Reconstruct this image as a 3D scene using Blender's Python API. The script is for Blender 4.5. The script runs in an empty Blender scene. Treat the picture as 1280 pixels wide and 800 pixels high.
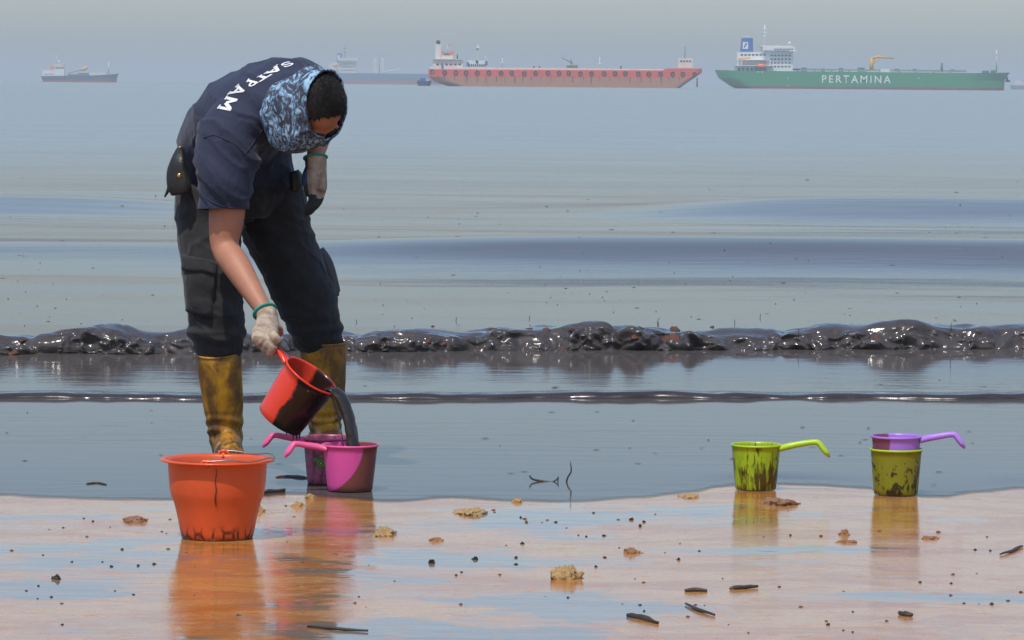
import bpy, bmesh, math, random
from mathutils import Vector, Matrix, noise
from mathutils.bvhtree import BVHTree

V = Vector
scene = bpy.context.scene
COL = scene.collection
RND = random.Random(7)

# ------------------------------------------------------------------ camera
FPX = 5000.0                    # focal length in pixels of a 1280 px wide frame
CAM_H = 1.26
PITCH = math.atan(294.2 / FPX)
ROLL = math.radians(0.48)
_f = V((0, math.cos(PITCH), -math.sin(PITCH)))
_r0 = V((1, 0, 0)); _u0 = V((0, math.sin(PITCH), math.cos(PITCH)))
_r = _r0 * math.cos(ROLL) + _u0 * math.sin(ROLL)
_u = -_r0 * math.sin(ROLL) + _u0 * math.cos(ROLL)
CAM = V((0, 0, CAM_H))
cam_data = bpy.data.cameras.new('camera')
cam_data.sensor_width = 36.0
cam_data.lens = 36.0 * FPX / 1280.0
cam_data.clip_start = 0.1
cam_data.clip_end = 80000
cam = bpy.data.objects.new('camera', cam_data)
COL.objects.link(cam)
cam.matrix_world = Matrix(((_r.x, _u.x, -_f.x, CAM.x), (_r.y, _u.y, -_f.y, CAM.y),
                           (_r.z, _u.z, -_f.z, CAM.z), (0, 0, 0, 1)))
scene.camera = cam
scene.render.resolution_x = 1024
scene.render.resolution_y = 640

# ------------------------------------------------------------------ sky, sun, exposure
SUN_DIR = V((-0.27, -0.72, 1.50)).normalized()          # towards the sun: left of and behind the camera, high
sun_el = math.asin(SUN_DIR.z)
sun_az = math.atan2(SUN_DIR.x, SUN_DIR.y)
world = bpy.data.worlds.new('World'); scene.world = world; world.use_nodes = True
wn = world.node_tree
bg = wn.nodes['Background']
sky = wn.nodes.new('ShaderNodeTexSky'); sky.sky_type = 'NISHITA'; sky.sun_disc = False
sky.sun_elevation = sun_el; sky.sun_rotation = sun_az
sky.air_density = 1.0; sky.dust_density = 1.5; sky.ozone_density = 4.0; sky.altitude = 0
wn.links.new(sky.outputs[0], bg.inputs[0]); bg.inputs[1].default_value = 0.15
sd = bpy.data.lights.new('sun', 'SUN'); sd.energy = 2.7; sd.angle = math.radians(0.55); sd.color = (1.0, 0.95, 0.88)
sun = bpy.data.objects.new('sun', sd); COL.objects.link(sun)
sun.rotation_euler = (-SUN_DIR).to_track_quat('-Z', 'Y').to_euler()
vs = scene.view_settings
vs.view_transform = 'Standard'; vs.look = 'None'; vs.exposure = 0.2; vs.gamma = 1.0; vs.use_curve_mapping = False
scene.cycles.max_bounces = 8
scene.cycles.volume_bounces = 0
scene.cycles.use_denoising = True
scene.cycles.sample_clamp_indirect = 6.0


# ------------------------------------------------------------------ picture-to-place helpers
def ray(px, py):
    return _f + _r * ((px - 640) / FPX) + _u * ((400 - py) / FPX)

def W(px, py, d):
    """the place at distance d (metres out to sea) that stands at that spot of the photograph"""
    k = ray(px, py); return CAM + k * (d / k.y)

def G(px, py, z=0.0):
    k = ray(px, py); return CAM + k * ((z - CAM_H) / k.z)


# ------------------------------------------------------------------ scene helpers
def tag(o, label=None, cat=None, group=None, kind=None):
    if label: o['label'] = label
    if cat: o['category'] = cat
    if group: o['group'] = group
    if kind: o['kind'] = kind
    return o

def thing(name, label, cat, loc=(0, 0, 0), rz=0.0, group=None):
    o = bpy.data.objects.new(name, None); COL.objects.link(o)
    o.location = loc; o.rotation_euler = (0, 0, rz); o.empty_display_size = 0.1
    return tag(o, label, cat, group)

def add(name, me, mat=None, parent=None):
    o = bpy.data.objects.new(name, me); COL.objects.link(o)
    if mat is not None:
        if len(me.materials): me.materials.clear()
        for m in (mat if isinstance(mat, (list, tuple)) else [mat]): me.materials.append(m)
    if parent is not None: o.parent = parent
    return o

def mesh(vs_, fs, smooth=True, name='m'):
    me = bpy.data.meshes.new(name); me.from_pydata([tuple(v) for v in vs_], [], fs); me.update()
    if smooth:
        me.polygons.foreach_set('use_smooth', [True] * len(me.polygons))
    return me

def frame_of(t, ref=V((0, 0, 1))):
    t = t.normalized()
    if abs(t.dot(ref)) > 0.95: ref = V((1, 0, 0))
    u = ref.cross(t).normalized(); return u, t.cross(u)

def loft(rings, seg=20, power=1.0, cap=True):
    """rings: (centre, u*ru, v*rv). returns verts, faces"""
    vv, ff = [], []
    for c, u, v in rings:
        for k in range(seg):
            a = 2 * math.pi * k / seg
            ca, sa = math.cos(a), math.sin(a)
            if power != 1.0:
                ca = math.copysign(abs(ca) ** power, ca); sa = math.copysign(abs(sa) ** power, sa)
            vv.append(c + u * ca + v * sa)
    n = len(rings)
    for i in range(n - 1):
        for k in range(seg):
            a = i * seg + k; b = i * seg + (k + 1) % seg
            ff.append((a, b, b + seg, a + seg))
    if cap:
        c0 = len(vv); vv.append(rings[0][0]); c1 = len(vv); vv.append(rings[-1][0])
        for k in range(seg):
            ff.append((c0, (k + 1) % seg, k))
            b = (n - 1) * seg
            ff.append((c1, b + k, b + (k + 1) % seg))
    return vv, ff

def smooth_path(pts, vals, sub=4):
    """Catmull-Rom through points (Vectors) and matching value tuples"""
    P, A = [], []
    n = len(pts)
    for i in range(n - 1):
        p0, p1, p2, p3 = pts[max(i - 1, 0)], pts[i], pts[i + 1], pts[min(i + 2, n - 1)]
        a0, a1, a2, a3 = vals[max(i - 1, 0)], vals[i], vals[i + 1], vals[min(i + 2, n - 1)]
        for s in range(sub):
            t = s / sub
            f = lambda q0, q1, q2, q3: 0.5 * ((2 * q1) + (q2 - q0) * t + (2 * q0 - 5 * q1 + 4 * q2 - q3) * t * t + (3 * q1 - q0 - 3 * q2 + q3) * t ** 3)
            P.append(f(p0, p1, p2, p3))
            A.append(tuple(f(*q) for q in zip(a0, a1, a2, a3)))
    P.append(pts[-1]); A.append(tuple(vals[-1]))
    return P, A

def tube(pts, radii, seg=10, sub=4, cap=True, lat=None, power=1.0):
    """tapered tube; radii entries r or (r_lateral, r_other); lat = lateral direction"""
    pts = [V(p) for p in pts]
    vals = [r if isinstance(r, tuple) else (r, r) for r in radii]
    if sub > 1 and len(pts) > 1: pts, vals = smooth_path(pts, vals, sub)
    rings = []; u = None
    for i, p in enumerate(pts):
        t = (pts[min(i + 1, len(pts) - 1)] - pts[max(i - 1, 0)])
        t = t.normalized() if t.length > 1e-9 else V((0, 0, 1))
        if lat is not None:
            u = (V(lat) - t * t.dot(V(lat))).normalized()
        elif u is None:
            u, _ = frame_of(t)
        else:
            u = (u - t * t.dot(u)).normalized()
        w = t.cross(u)
        rings.append((p, u * vals[i][0], w * vals[i][1]))
    return loft(rings, seg, power, cap)

def ball(c, u, v, w, seg=14, rows=9):
    """ellipsoid with semi-axis vectors u v w"""
    vv, ff = [], []
    for j in range(1, rows):
        th = math.pi * j / rows
        for k in range(seg):
            a = 2 * math.pi * k / seg
            vv.append(c + u * (math.sin(th) * math.cos(a)) + v * (math.sin(th) * math.sin(a)) + w * math.cos(th))
    for j in range(rows - 2):
        for k in range(seg):
            a = j * seg + k; b = j * seg + (k + 1) % seg
            ff.append((a, a + seg, b + seg, b))
    t = len(vv); vv.append(c + w); b_ = len(vv); vv.append(c - w)
    for k in range(seg):
        ff.append((t, k, (k + 1) % seg))
        o = (rows - 2) * seg
        ff.append((b_, o + (k + 1) % seg, o + k))
    return vv, ff

def join(*parts):
    vv, ff = [], []
    for v, f in parts:
        o = len(vv); vv += list(v); ff += [tuple(i + o for i in q) for q in f]
    return vv, ff

def boxvf(x0, x1, y0, y1, z0, z1):
    return ([V((x0, y0, z0)), V((x1, y0, z0)), V((x1, y1, z0)), V((x0, y1, z0)),
             V((x0, y0, z1)), V((x1, y0, z1)), V((x1, y1, z1)), V((x0, y1, z1))],
            [(0, 3, 2, 1), (4, 5, 6, 7), (0, 1, 5, 4), (1, 2, 6, 5), (2, 3, 7, 6), (3, 0, 4, 7)])

def lathe(profile, seg=48, cx=0.0, cy=0.0, close=False):
    vv, ff = [], []
    for r, z in profile:
        for k in range(seg):
            a = 2 * math.pi * k / seg
            vv.append(V((cx + r * math.cos(a), cy + r * math.sin(a), z)))
    n = len(profile)
    for i in range(n - 1 if not close else n):
        j = (i + 1) % n
        for k in range(seg):
            a = i * seg + k; b = i * seg + (k + 1) % seg
            c = j * seg + (k + 1) % seg; d = j * seg + k
            ff.append((a, b, c, d))
    return vv, ff

def fuse(parts, voxel=0.006, smooth_it=4, factor=0.5):
    """one continuous skin round overlapping closed shapes"""
    vv, ff = join(*parts)
    me = mesh(vv, ff, name='tmp')
    o = bpy.data.objects.new('tmp', me); COL.objects.link(o)
    m = o.modifiers.new('r', 'REMESH'); m.mode = 'VOXEL'; m.voxel_size = voxel; m.adaptivity = 0; m.use_smooth_shade = True
    if smooth_it:
        s = o.modifiers.new('s', 'SMOOTH'); s.iterations = smooth_it; s.factor = factor
    dg = bpy.context.evaluated_depsgraph_get(); dg.update()
    out = bpy.data.meshes.new_from_object(o.evaluated_get(dg))
    bpy.data.objects.remove(o); bpy.data.meshes.remove(me)
    out.polygons.foreach_set('use_smooth', [True] * len(out.polygons))
    return out

def displace(me, fn):
    me.update()
    nrm = [v.normal.copy() for v in me.vertices]
    for v, n in zip(me.vertices, nrm):
        v.co = v.co + n * fn(v.co, n)
    me.update()

def cut(me, planes):
    """planes: (point, outward normal, reach): remove what lies beyond the plane within reach of point"""
    bm = bmesh.new(); bm.from_mesh(me)
    for p, n, reach in planes:
        fs = [f for f in bm.faces if (f.calc_center_median() - p).length < reach]
        g = list({v for f in fs for v in f.verts}) + list({e for f in fs for e in f.edges}) + fs
        bmesh.ops.bisect_plane(bm, geom=g, dist=1e-5, plane_co=p, plane_no=n, clear_outer=True)
    bm.to_mesh(me); bm.free(); me.update()
    return me

def solidify(o, t, offset=-1.0):
    m = o.modifiers.new('thickness', 'SOLIDIFY'); m.thickness = t; m.offset = offset
    return o

def bvh_of(me):
    return BVHTree.FromPolygons([v.co.copy() for v in me.vertices], [tuple(p.vertices) for p in me.polygons])

def sheet(bvh, pts, nu, nv, lift, edge=-0.004, direction=None):
    """a patch laid over a surface: pts = grid (nu x nv) of pixel spots, cast from the picture; edges sink into the surface"""
    vv, ff = [], []
    for j in range(nv):
        for i in range(nu):
            px, py = pts(i / (nu - 1), j / (nv - 1))
            k = ray(px, py).normalized()
            h = bvh.ray_cast(CAM, k)
            if h[0] is None:
                q = CAM + k * 13.0
                h = bvh.find_nearest(q)
            rim = i in (0, nu - 1) or j in (0, nv - 1)
            n = h[1] if h[1].dot(k) < 0 else -h[1]
            vv.append(h[0] + n * (edge if rim else lift))
    for j in range(nv - 1):
        for i in range(nu - 1):
            a = j * nu + i
            ff.append((a, a + 1, a + nu + 1, a + nu))
    return mesh(vv, ff)

def text_mesh(body, size=1.0, offset=0.0, spacing=1.0, extrude=0.0):
    c = bpy.data.curves.new('t', 'FONT'); c.body = body; c.size = size; c.offset = offset
    c.space_character = spacing; c.extrude = extrude; c.resolution_u = 4
    o = bpy.data.objects.new('t', c); COL.objects.link(o)
    dg = bpy.context.evaluated_depsgraph_get(); dg.update()
    me = bpy.data.meshes.new_from_object(o.evaluated_get(dg))
    bpy.data.objects.remove(o); bpy.data.curves.remove(c)
    return me


# ------------------------------------------------------------------ material helpers
class NT:
    def __init__(s, name):
        s.m = bpy.data.materials.new(name); s.m.use_nodes = True
        s.t = s.m.node_tree; s.p = s.t.nodes['Principled BSDF']; s.out = s.t.nodes['Material Output']
    def n(s, typ, **kw):
        o = s.t.nodes.new('ShaderNode' + typ)
        for k, v in kw.items():
            if k.startswith('i_'):
                key = k[2:]; key = int(key) if key.isdigit() else key.replace('_', ' ')
                s.set(o.inputs[key], v)
            else: setattr(o, k, v)
        return o
    def set(s, sock, v):
        if isinstance(v, bpy.types.NodeSocket): s.t.links.new(v, sock)
        elif isinstance(v, tuple) and len(v) == 3 and sock.type == 'RGBA': sock.default_value = (*v, 1)
        else: sock.default_value = v
    def pos(s, kind='Object', scale=(1, 1, 1), loc=(0, 0, 0)):
        if kind == 'World': g = s.n('NewGeometry').outputs['Position']
        else: g = s.n('TexCoord').outputs[kind]
        return s.n('Mapping', i_0=g, i_Scale=scale, i_Location=loc).outputs[0]
    def noise(s, vec, scale=5.0, detail=3.0, rough=0.55, dist=0.0):
        return s.n('TexNoise', i_Vector=vec, i_Scale=scale, i_Detail=detail, i_Roughness=rough, i_Distortion=dist).outputs['Fac']
    def step(s, fac, lo, hi, a=0.0, b=1.0):
        return s.n('MapRange', i_0=fac, i_1=lo, i_2=hi, i_3=a, i_4=b).outputs[0]
    def math(s, op, a, b=0.0):
        return s.n('Math', operation=op, i_0=a, i_1=b).outputs[0]
    def mix(s, fac, a, b):
        o = s.n('Mix', data_type='RGBA'); s.set(o.inputs[0], fac); s.set(o.inputs[6], a); s.set(o.inputs[7], b)
        return o.outputs[2]
    def mixf(s, fac, a, b):
        o = s.n('Mix'); s.set(o.inputs[0], fac); s.set(o.inputs[2], a); s.set(o.inputs[3], b)
        return o.outputs[0]
    def xyz(s, vec):
        return s.n('SeparateXYZ', i_0=vec).outputs
    def bump(s, h, dist=0.01, strength=1.0, normal=None):
        o = s.n('Bump', i_Height=h, i_Distance=dist, i_Strength=strength)
        if normal is not None: s.set(o.inputs['Normal'], normal)
        return o.outputs[0]
    def fin(s, color=None, rough=None, normal=None, **kw):
        if color is not None: s.set(s.p.inputs['Base Color'], color)
        if rough is not None: s.set(s.p.inputs['Roughness'], rough)
        if normal is not None: s.set(s.p.inputs['Normal'], normal)
        for k, v in kw.items(): s.set(s.p.inputs[k.replace('_', ' ')], v)
        return s.m

def simple(name, color, rough=0.5, vary=0.18, scale=12.0, bump=0.0, kind='Object', **kw):
    t = NT(name); v = t.pos(kind)
    n = t.noise(v, scale, 4)
    a = tuple(min(1, c * (1 - vary)) for c in color); b = tuple(min(1, c * (1 + vary)) for c in color)
    nm = t.bump(t.noise(v, scale * 4, 3), bump) if bump else None
    return t.fin(t.mix(n, a, b), rough, nm, **kw)

# ================================================================== THE SETTING
SHORE = [(-900, 618), (-300, 626), (0, 621), (60, 624), (130, 626), (205, 627), (300, 622), (370, 619), (430, 624), (480, 629), (560, 624), (640, 628), (720, 629), (800, 624), (860, 618), (910, 609), (950, 606),
         (1010, 608), (1080, 612), (1130, 619), (1170, 624), (1215, 618), (1280, 612), (1500, 618), (2100, 610)]
SHORE_XY = [G(a, b, 0.002) for a, b in SHORE]
def shore_y(x):
    """where the oily water stops on the sand"""
    q = SHORE_XY
    if x <= q[0].x: y = q[0].y
    elif x >= q[-1].x: y = q[-1].y
    else:
        for a, b in zip(q, q[1:]):
            if x <= b.x:
                f = (x - a.x) / (b.x - a.x); f = f * f * (3 - 2 * f); y = a.y + (b.y - a.y) * f; break
    return y + 0.020 * noise.noise(V((x * 4.3, 8.0, 0))) + 0.008 * noise.noise(V((x * 13, 1.0, 0)))

def sand_z(x, y):
    s = y - (shore_y(x) if 8 < y < 20 and abs(x) < 12 else 12.2)
    base = -0.004 * s if s < 0 else -0.006 * s - 0.03 * max(0.0, s - 0.5)
    base = max(base, -0.9)
    fade = max(0.0, 1 - max(0, abs(x) - 4) / 6)
    w = 0.0022 * noise.noise(V((x * 0.9, y * 1.5, 0.3))) + 0.0007 * noise.noise(V((x * 2.6, y * 5.0, 4.3))) + 0.00016 * noise.noise(V((x * 9, y * 16, 9.3)))
    return base + w * fade

def axis(segs):
    """segs: (start, end, count)"""
    out = []
    for a, b, n in segs:
        out += [a + (b - a) * i / n for i in range(n)]
    return out + [segs[-1][1]]

def mat_sand():
    t = NT('wet_sand')
    p = t.pos('World')
    big = t.noise(t.pos('World', (0.75, 0.95, 1), (3.3, 1.2, 0)), 1.5, 5, 0.62, 0.5)
    mid = t.noise(t.pos('World', (1.0, 1.7, 1), (9, 4, 0)), 4.0, 5, 0.65, 0.8)
    pools = 0.0                                                 # where oily water has gathered
    for px, py, rx, ry in ((690, 655, .42, .50), (610, 705, .45, .30), (740, 762, .40, .30), (110, 705, .30, .35), (60, 742, .26, .30), (960, 690, .35, .16), (1130, 690, .40, .12), (1210, 752, .4, .12)):
        c = G(px, py)
        q = t.n('VectorMath', operation='LENGTH', i_0=t.pos('World', (1 / rx, 1 / ry, 0), (-c.x / rx, -c.y / ry, 0))).outputs['Value']
        pools = t.math('ADD', pools, t.step(q, 0.0, 1.3, 0.13, 0.0))
    film = t.math('ADD', t.math('MULTIPLY', big, 0.68), t.math('MULTIPLY', mid, 0.32))
    film = t.math('ADD', t.math('ADD', film, pools), t.step(t.xyz(p)[0], -0.9, 1.2, -0.005, -0.05))
    film = t.step(film, 0.495, 0.56)
    grain = t.noise(p, 420, 2, 0.7)
    patch = t.step(t.noise(t.pos('World', (1, 1.6, 1), (1, 7, 0)), 5.5, 4, 0.6), 0.42, 0.68)
    sand = t.mix(patch, (0.49, 0.23, 0.055), (0.53, 0.275, 0.095))
    sand = t.mix(t.step(grain, 0.3, 0.7), sand, (0.42, 0.20, 0.06))
    oil = t.mix(mid, (0.15, 0.125, 0.10), (0.25, 0.185, 0.135))
    # small orange crumbs of dry oil and sand that stand out of the film
    speck = t.noise(t.pos('World', (1, 1.4, 1)), 130, 3, 0.75)
    sand = t.mix(t.step(speck, 0.54, 0.68, 0, 0.65), sand, (0.20, 0.095, 0.035))
    sand = t.mix(t.step(speck, 0.46, 0.34, 0, 0.45), sand, (0.66, 0.45, 0.24))
    spots = t.step(t.noise(t.pos('World', (1, 2.2, 1)), 11, 4, 0.65), 0.585, 0.66)
    stain = t.step(t.noise(t.pos('World', (0.8, 1.5, 1), (5, 9, 0)), 2.6, 6, 0.68, 0.7), 0.46, 0.57, 0, 0.9)
    sand = t.mix(stain, sand, (0.37, 0.125, 0.020))
    rim = t.math('MULTIPLY', t.math('MULTIPLY', film, t.math('SUBTRACT', 1.0, film)), 2.6)
    col = t.mix(film, sand, oil)
    col = t.mix(rim, col, (0.40, 0.17, 0.05))
    col = t.mix(t.math('MULTIPLY', spots, 0.75), col, (0.46, 0.185, 0.05))
    rough = t.mixf(film, 0.075, 0.04)
    rough = t.math('ADD', rough, t.math('MULTIPLY', spots, 0.20))
    h1 = t.noise(t.pos('World', (1.0, 2.2, 1)), 4.5, 3, 0.5)
    h2 = t.noise(t.pos('World', (1, 2.0, 1)), 60, 3, 0.6)
    nm = t.bump(h1, 0.0011, 1.0)
    nm = t.bump(h2, 0.0006, t.mixf(film, 0.8, 0.1), nm)
    return t.fin(col, rough, nm, IOR=1.32)

def build_beach():
    xs = axis([(-260, -40, 10), (-40, -6, 12), (-6, -2.2, 40), (-2.2, 2.2, 240), (2.2, 6, 40), (6, 40, 12), (40, 260, 10)])
    ys = axis([(-200, -20, 8), (-20, 4, 20), (4, 8.6, 40), (8.6, 12.8, 240), (12.8, 14, 24), (14, 24, 20), (24, 60, 4)])
    vv = [(x, y, sand_z(x, y)) for y in ys for x in xs]
    nx = len(xs)
    ff = [(j * nx + i, j * nx + i + 1, (j + 1) * nx + i + 1, (j + 1) * nx + i) for j in range(len(ys) - 1) for i in range(nx - 1)]
    o = add('beach', mesh(vv, ff), mat_sand())
    tag(o, 'wet orange sand beach filmed with oil along the water edge', kind='structure')
build_beach()

def bell(v, s):
    return math.exp(-(v / s) ** 2)

def sig(v):
    return 1 / (1 + math.exp(-max(-40, min(40, v))))

def swell(x, y):
    lift = 0.0
    if 16.7 < y < 20.6:                                        # the water is drawn up to the foot of the big wave
        lift = 0.024 * min(1.0, (y - 16.7) / 1.7) ** 2 * min(1.0, (20.6 - y) / 1.6)
    if y < 20: return lift
    k = min(1.0, (y - 20) / 6.0)
    z = lift
    # the two dark-faced swells rolling in, and the one at the far left
    z += 0.175 * bell(y - (29.2 - 0.10 * x + 0.35 * noise.noise(V((x * 0.5, 2, 0)))), 1.4) * (0.35 + 0.65 * sig((x + 1.1) * 1.6))
    z += 0.19 * bell(y - (40.2 - 0.12 * x + 0.4 * noise.noise(V((x * 0.4, 7, 0)))), 1.9) * sig((x - 1.7) * 1.8)
    z += 0.13 * bell(y - 39.8, 1.8) * sig(-(x + 3.2) * 2.0)
    far = min(1.0, (y - 20) / 40.0)
    z += far * 0.045 * noise.noise(V((x * 0.10, y * 0.20, 1.7)))
    z += k * 0.010 * noise.noise(V((x * 0.28, y * 0.75, 5.1)))
    z += k * 0.0028 * noise.noise(V((x * 0.8, y * 2.4, 3.1)))
    return z

def mat_sea():
    t = NT('oily_sea_water')
    x, y, z = t.xyz(t.pos('World'))
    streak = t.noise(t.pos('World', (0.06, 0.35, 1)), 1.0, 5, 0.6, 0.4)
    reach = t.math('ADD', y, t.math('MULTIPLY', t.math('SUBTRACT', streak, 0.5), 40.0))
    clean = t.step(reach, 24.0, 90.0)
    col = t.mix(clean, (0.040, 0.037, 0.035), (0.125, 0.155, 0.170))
    slick = t.step(t.noise(t.pos('World', (0.3, 1.4, 1), (4, 0, 0)), 1.4, 5, 0.65, 0.5), 0.5, 0.7)
    col = t.mix(t.math('MULTIPLY', slick, 0.5), col, (0.075, 0.058, 0.048))
    rough = t.mixf(clean, 0.05, 0.16)
    fine = t.noise(t.pos('World', (1.0, 4.0, 1)), 2.2, 4, 0.55, 0.3)
    tiny = t.noise(t.pos('World', (1.0, 3.5, 1)), 11.0, 3, 0.5, 0.2)
    longw = t.noise(t.pos('World', (0.22, 1.0, 1)), 0.55, 5, 0.6, 0.3)
    gate = t.step(t.noise(t.pos('World', (0.4, 1.0, 1), (2, 5, 0)), 0.6, 3), 0.42, 0.62, 0.25, 1.0)
    nm = t.bump(longw, t.mixf(clean, 0.0, 0.05), 1.0)
    nm = t.bump(fine, t.mixf(clean, 0.0022, 0.012), gate, nm)
    nm = t.bump(tiny, 0.0002, gate, nm)
    edge = t.n('Attribute', attribute_name='film').outputs['Fac']
    edge = t.step(t.math('ADD', edge, t.math('MULTIPLY', t.math('SUBTRACT', t.noise(t.pos('World', (1, 2.4, 1)), 9, 4, 0.6), 0.5), 0.5)), 0.12, 0.62)
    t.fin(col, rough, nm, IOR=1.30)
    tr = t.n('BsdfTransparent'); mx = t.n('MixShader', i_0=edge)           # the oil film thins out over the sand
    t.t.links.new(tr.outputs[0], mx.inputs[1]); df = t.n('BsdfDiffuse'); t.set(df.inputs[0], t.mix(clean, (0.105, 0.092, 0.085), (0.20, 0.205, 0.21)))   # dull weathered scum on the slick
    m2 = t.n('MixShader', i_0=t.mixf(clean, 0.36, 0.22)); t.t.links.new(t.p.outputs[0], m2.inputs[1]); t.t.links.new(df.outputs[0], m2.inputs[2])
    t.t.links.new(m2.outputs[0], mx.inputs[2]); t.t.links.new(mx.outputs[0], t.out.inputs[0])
    return t.m

def build_sea():
    us = [i / 110 for i in range(-110, 111)]
    ds = [0.0, 0.05, 0.11, 0.18, 0.28]                       # rounded lip, measured from the water's edge
    rows = axis([(12.9, 16.6, 20), (16.6, 20, 40), (20, 46, 210), (46, 120, 120)])
    d = 120.0
    while d < 42000: d *= 1.12; rows.append(d)
    vv = []; nx = len(us)
    lipz = [0.0003, 0.0008, 0.0012, 0.0016, 0.0022]
    for k, s in enumerate(ds):
        for u in us:
            x = math.copysign(abs(u) ** 2.2, u) * 14
            y = shore_y(x) + s
            vv.append((x, y, max(sand_z(x, y) + lipz[k], lipz[k] - 0.001 if k > 1 else -1)))
    for y in rows:
        for u in us:
            x = math.copysign(abs(u) ** 2.2, u) * (14 + 0.75 * (y - 12.9))
            vv.append((x, y, 0.0035 + swell(x, y)))
    n = len(ds) + len(rows)
    ff = [(j * nx + i, j * nx + i + 1, (j + 1) * nx + i + 1, (j + 1) * nx + i) for j in range(n - 1) for i in range(nx - 1)]
    me = mesh(vv, ff)
    at = me.attributes.new('film', 'FLOAT', 'POINT')
    at.data.foreach_set('value', [min(1.0, (i // nx) / (len(ds) - 1)) for i in range(len(vv))])
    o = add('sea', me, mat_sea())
    tag(o, 'calm blue grey sea with an oil slick along the shore', kind='structure')
build_sea()

def mat_oil(name='thick_oil', rough=0.15, c0=(0.036, 0.030, 0.027), c1=(0.085, 0.070, 0.062), bmp=0.004):
    t = NT(name); v = t.pos('World')
    n = t.noise(v, 9, 4, 0.6)
    rs = t.noise(t.pos('World', (1, 1, 1), (5, 2, 1)), 14, 3, 0.6)
    col = t.mix(n, c0, c1)
    h = t.noise(v, 20, 2, 0.5, 1.2)
    return t.fin(col, t.step(rs, 0.3, 0.7, rough * 0.5, rough * 1.8), t.bump(h, bmp, 0.8), IOR=1.5)
OIL = mat_oil()

def billow(p):
    return 1 - abs(noise.noise(p)) * 2.0

def build_oil_wave():
    """the breaking wave of thick oil: a long back, a lumpy crest and a curled, scalloped front"""
    nx, nt = 1300, 84
    vv = []
    for i in range(nx + 1):
        x = -5.2 + 10.4 * i / nx
        a = x / 2.35                                           # -1 at the picture's left edge, 1 at its right
        H = 0.100 + 0.018 * a + 0.034 * noise.noise(V((x * 1.3, 0.5, 0))) + 0.026 * noise.noise(V((x * 3.7, 5.5, 0)))
        H = max(H, 0.055)
        front = 18.42 + 0.42 * a + 0.07 * noise.noise(V((x * 1.7, 3.0, 0))) + 0.12 * abs(noise.noise(V((x * 3.6, 9.0, 0)))) + 0.035 * noise.noise(V((x * 11, 4.0, 0)))
        back = 1.15 + 0.35 * noise.noise(V((x * 0.9, 6.0, 0)))
        for j in range(nt + 1):
            t = j / nt
            if t < 0.42:                                       # back
                s = t / 0.42
                y = front + 0.20 + back * (1 - s)
                z = -0.012 + (H + 0.012) * (s * s * (3 - 2 * s))
                amp = 0.25 + 0.75 * s ** 2 if s > 0.15 else 0.25 * s / 0.15
            elif t < 0.86:                                     # crest and front face
                s = (t - 0.42) / 0.44; th = s * math.pi * 0.62
                y = front + 0.20 - 0.13 * math.sin(min(th, 1.57)) - 0.02 * s
                z = H * (0.07 + 0.93 * (0.5 + 0.5 * math.cos(th * 1.45)))
                amp = 1.0
            else:                                              # the lip tucks under
                s = (t - 0.86) / 0.14
                y = front + 0.05 + 0.03 * s
                z = H * 0.07 * (1 - s) - 0.030 * s
                amp = 1.0 - 0.3 * s
            p = V((x, y, z))
            l1 = 0.42 - billow(V((x * 3.3 + 0.7 * noise.noise(V((x * 6, y * 6, z * 6))), y * 3.4, z * 5.0)))
            l2 = 0.42 - billow(V((x * 9.0 + 3 + 0.6 * noise.noise(V((x * 15, y * 15, z * 15))), y * 10.0, z * 12.0)))
            l3 = noise.noise(V((x * 24, y * 20, z * 24 + 4)))
            cre = max(0.0, 1 - abs(noise.noise(V((x * 8 + 1.2 * l3, y * 14, z * 16 + 2)))) * 1.8) ** 4 - 0.15     # thin folded lips
            warp = noise.noise(V((x * 6.5, y * 6, z * 6 + 9)))
            k = amp * (0.55 + 0.6 * max(0, noise.noise(V((x * 1.9, 2.2, 7))) + 0.3))
            fr = 0.12 + 0.88 * max(0.0, min(1.0, (t - 0.46) / 0.14))
            dz = k * (0.040 * l1 + 0.020 * l2 * fr + 0.007 * cre * fr)
            dy = -k * fr * (0.070 * l1 + 0.034 * l2 + 0.050 * warp + 0.020 * cre) * (1.0 if t > 0.42 else 0.3)
            if t >= 0.86: dz *= 0.3
            vv.append(V((x + k * fr * 0.030 * warp, y + dy, max(z + dz, -0.02) + 0.018)))
    m = nt + 1
    ff = [(i * m + j, i * m + j + 1, (i + 1) * m + j + 1, (i + 1) * m + j) for i in range(nx) for j in range(nt)]
    o = add('oil_wave', mesh(vv, ff), OIL)
    tag(o, 'lumpy breaking wave of thick brown oil rolling towards the beach', kind='structure')

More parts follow.
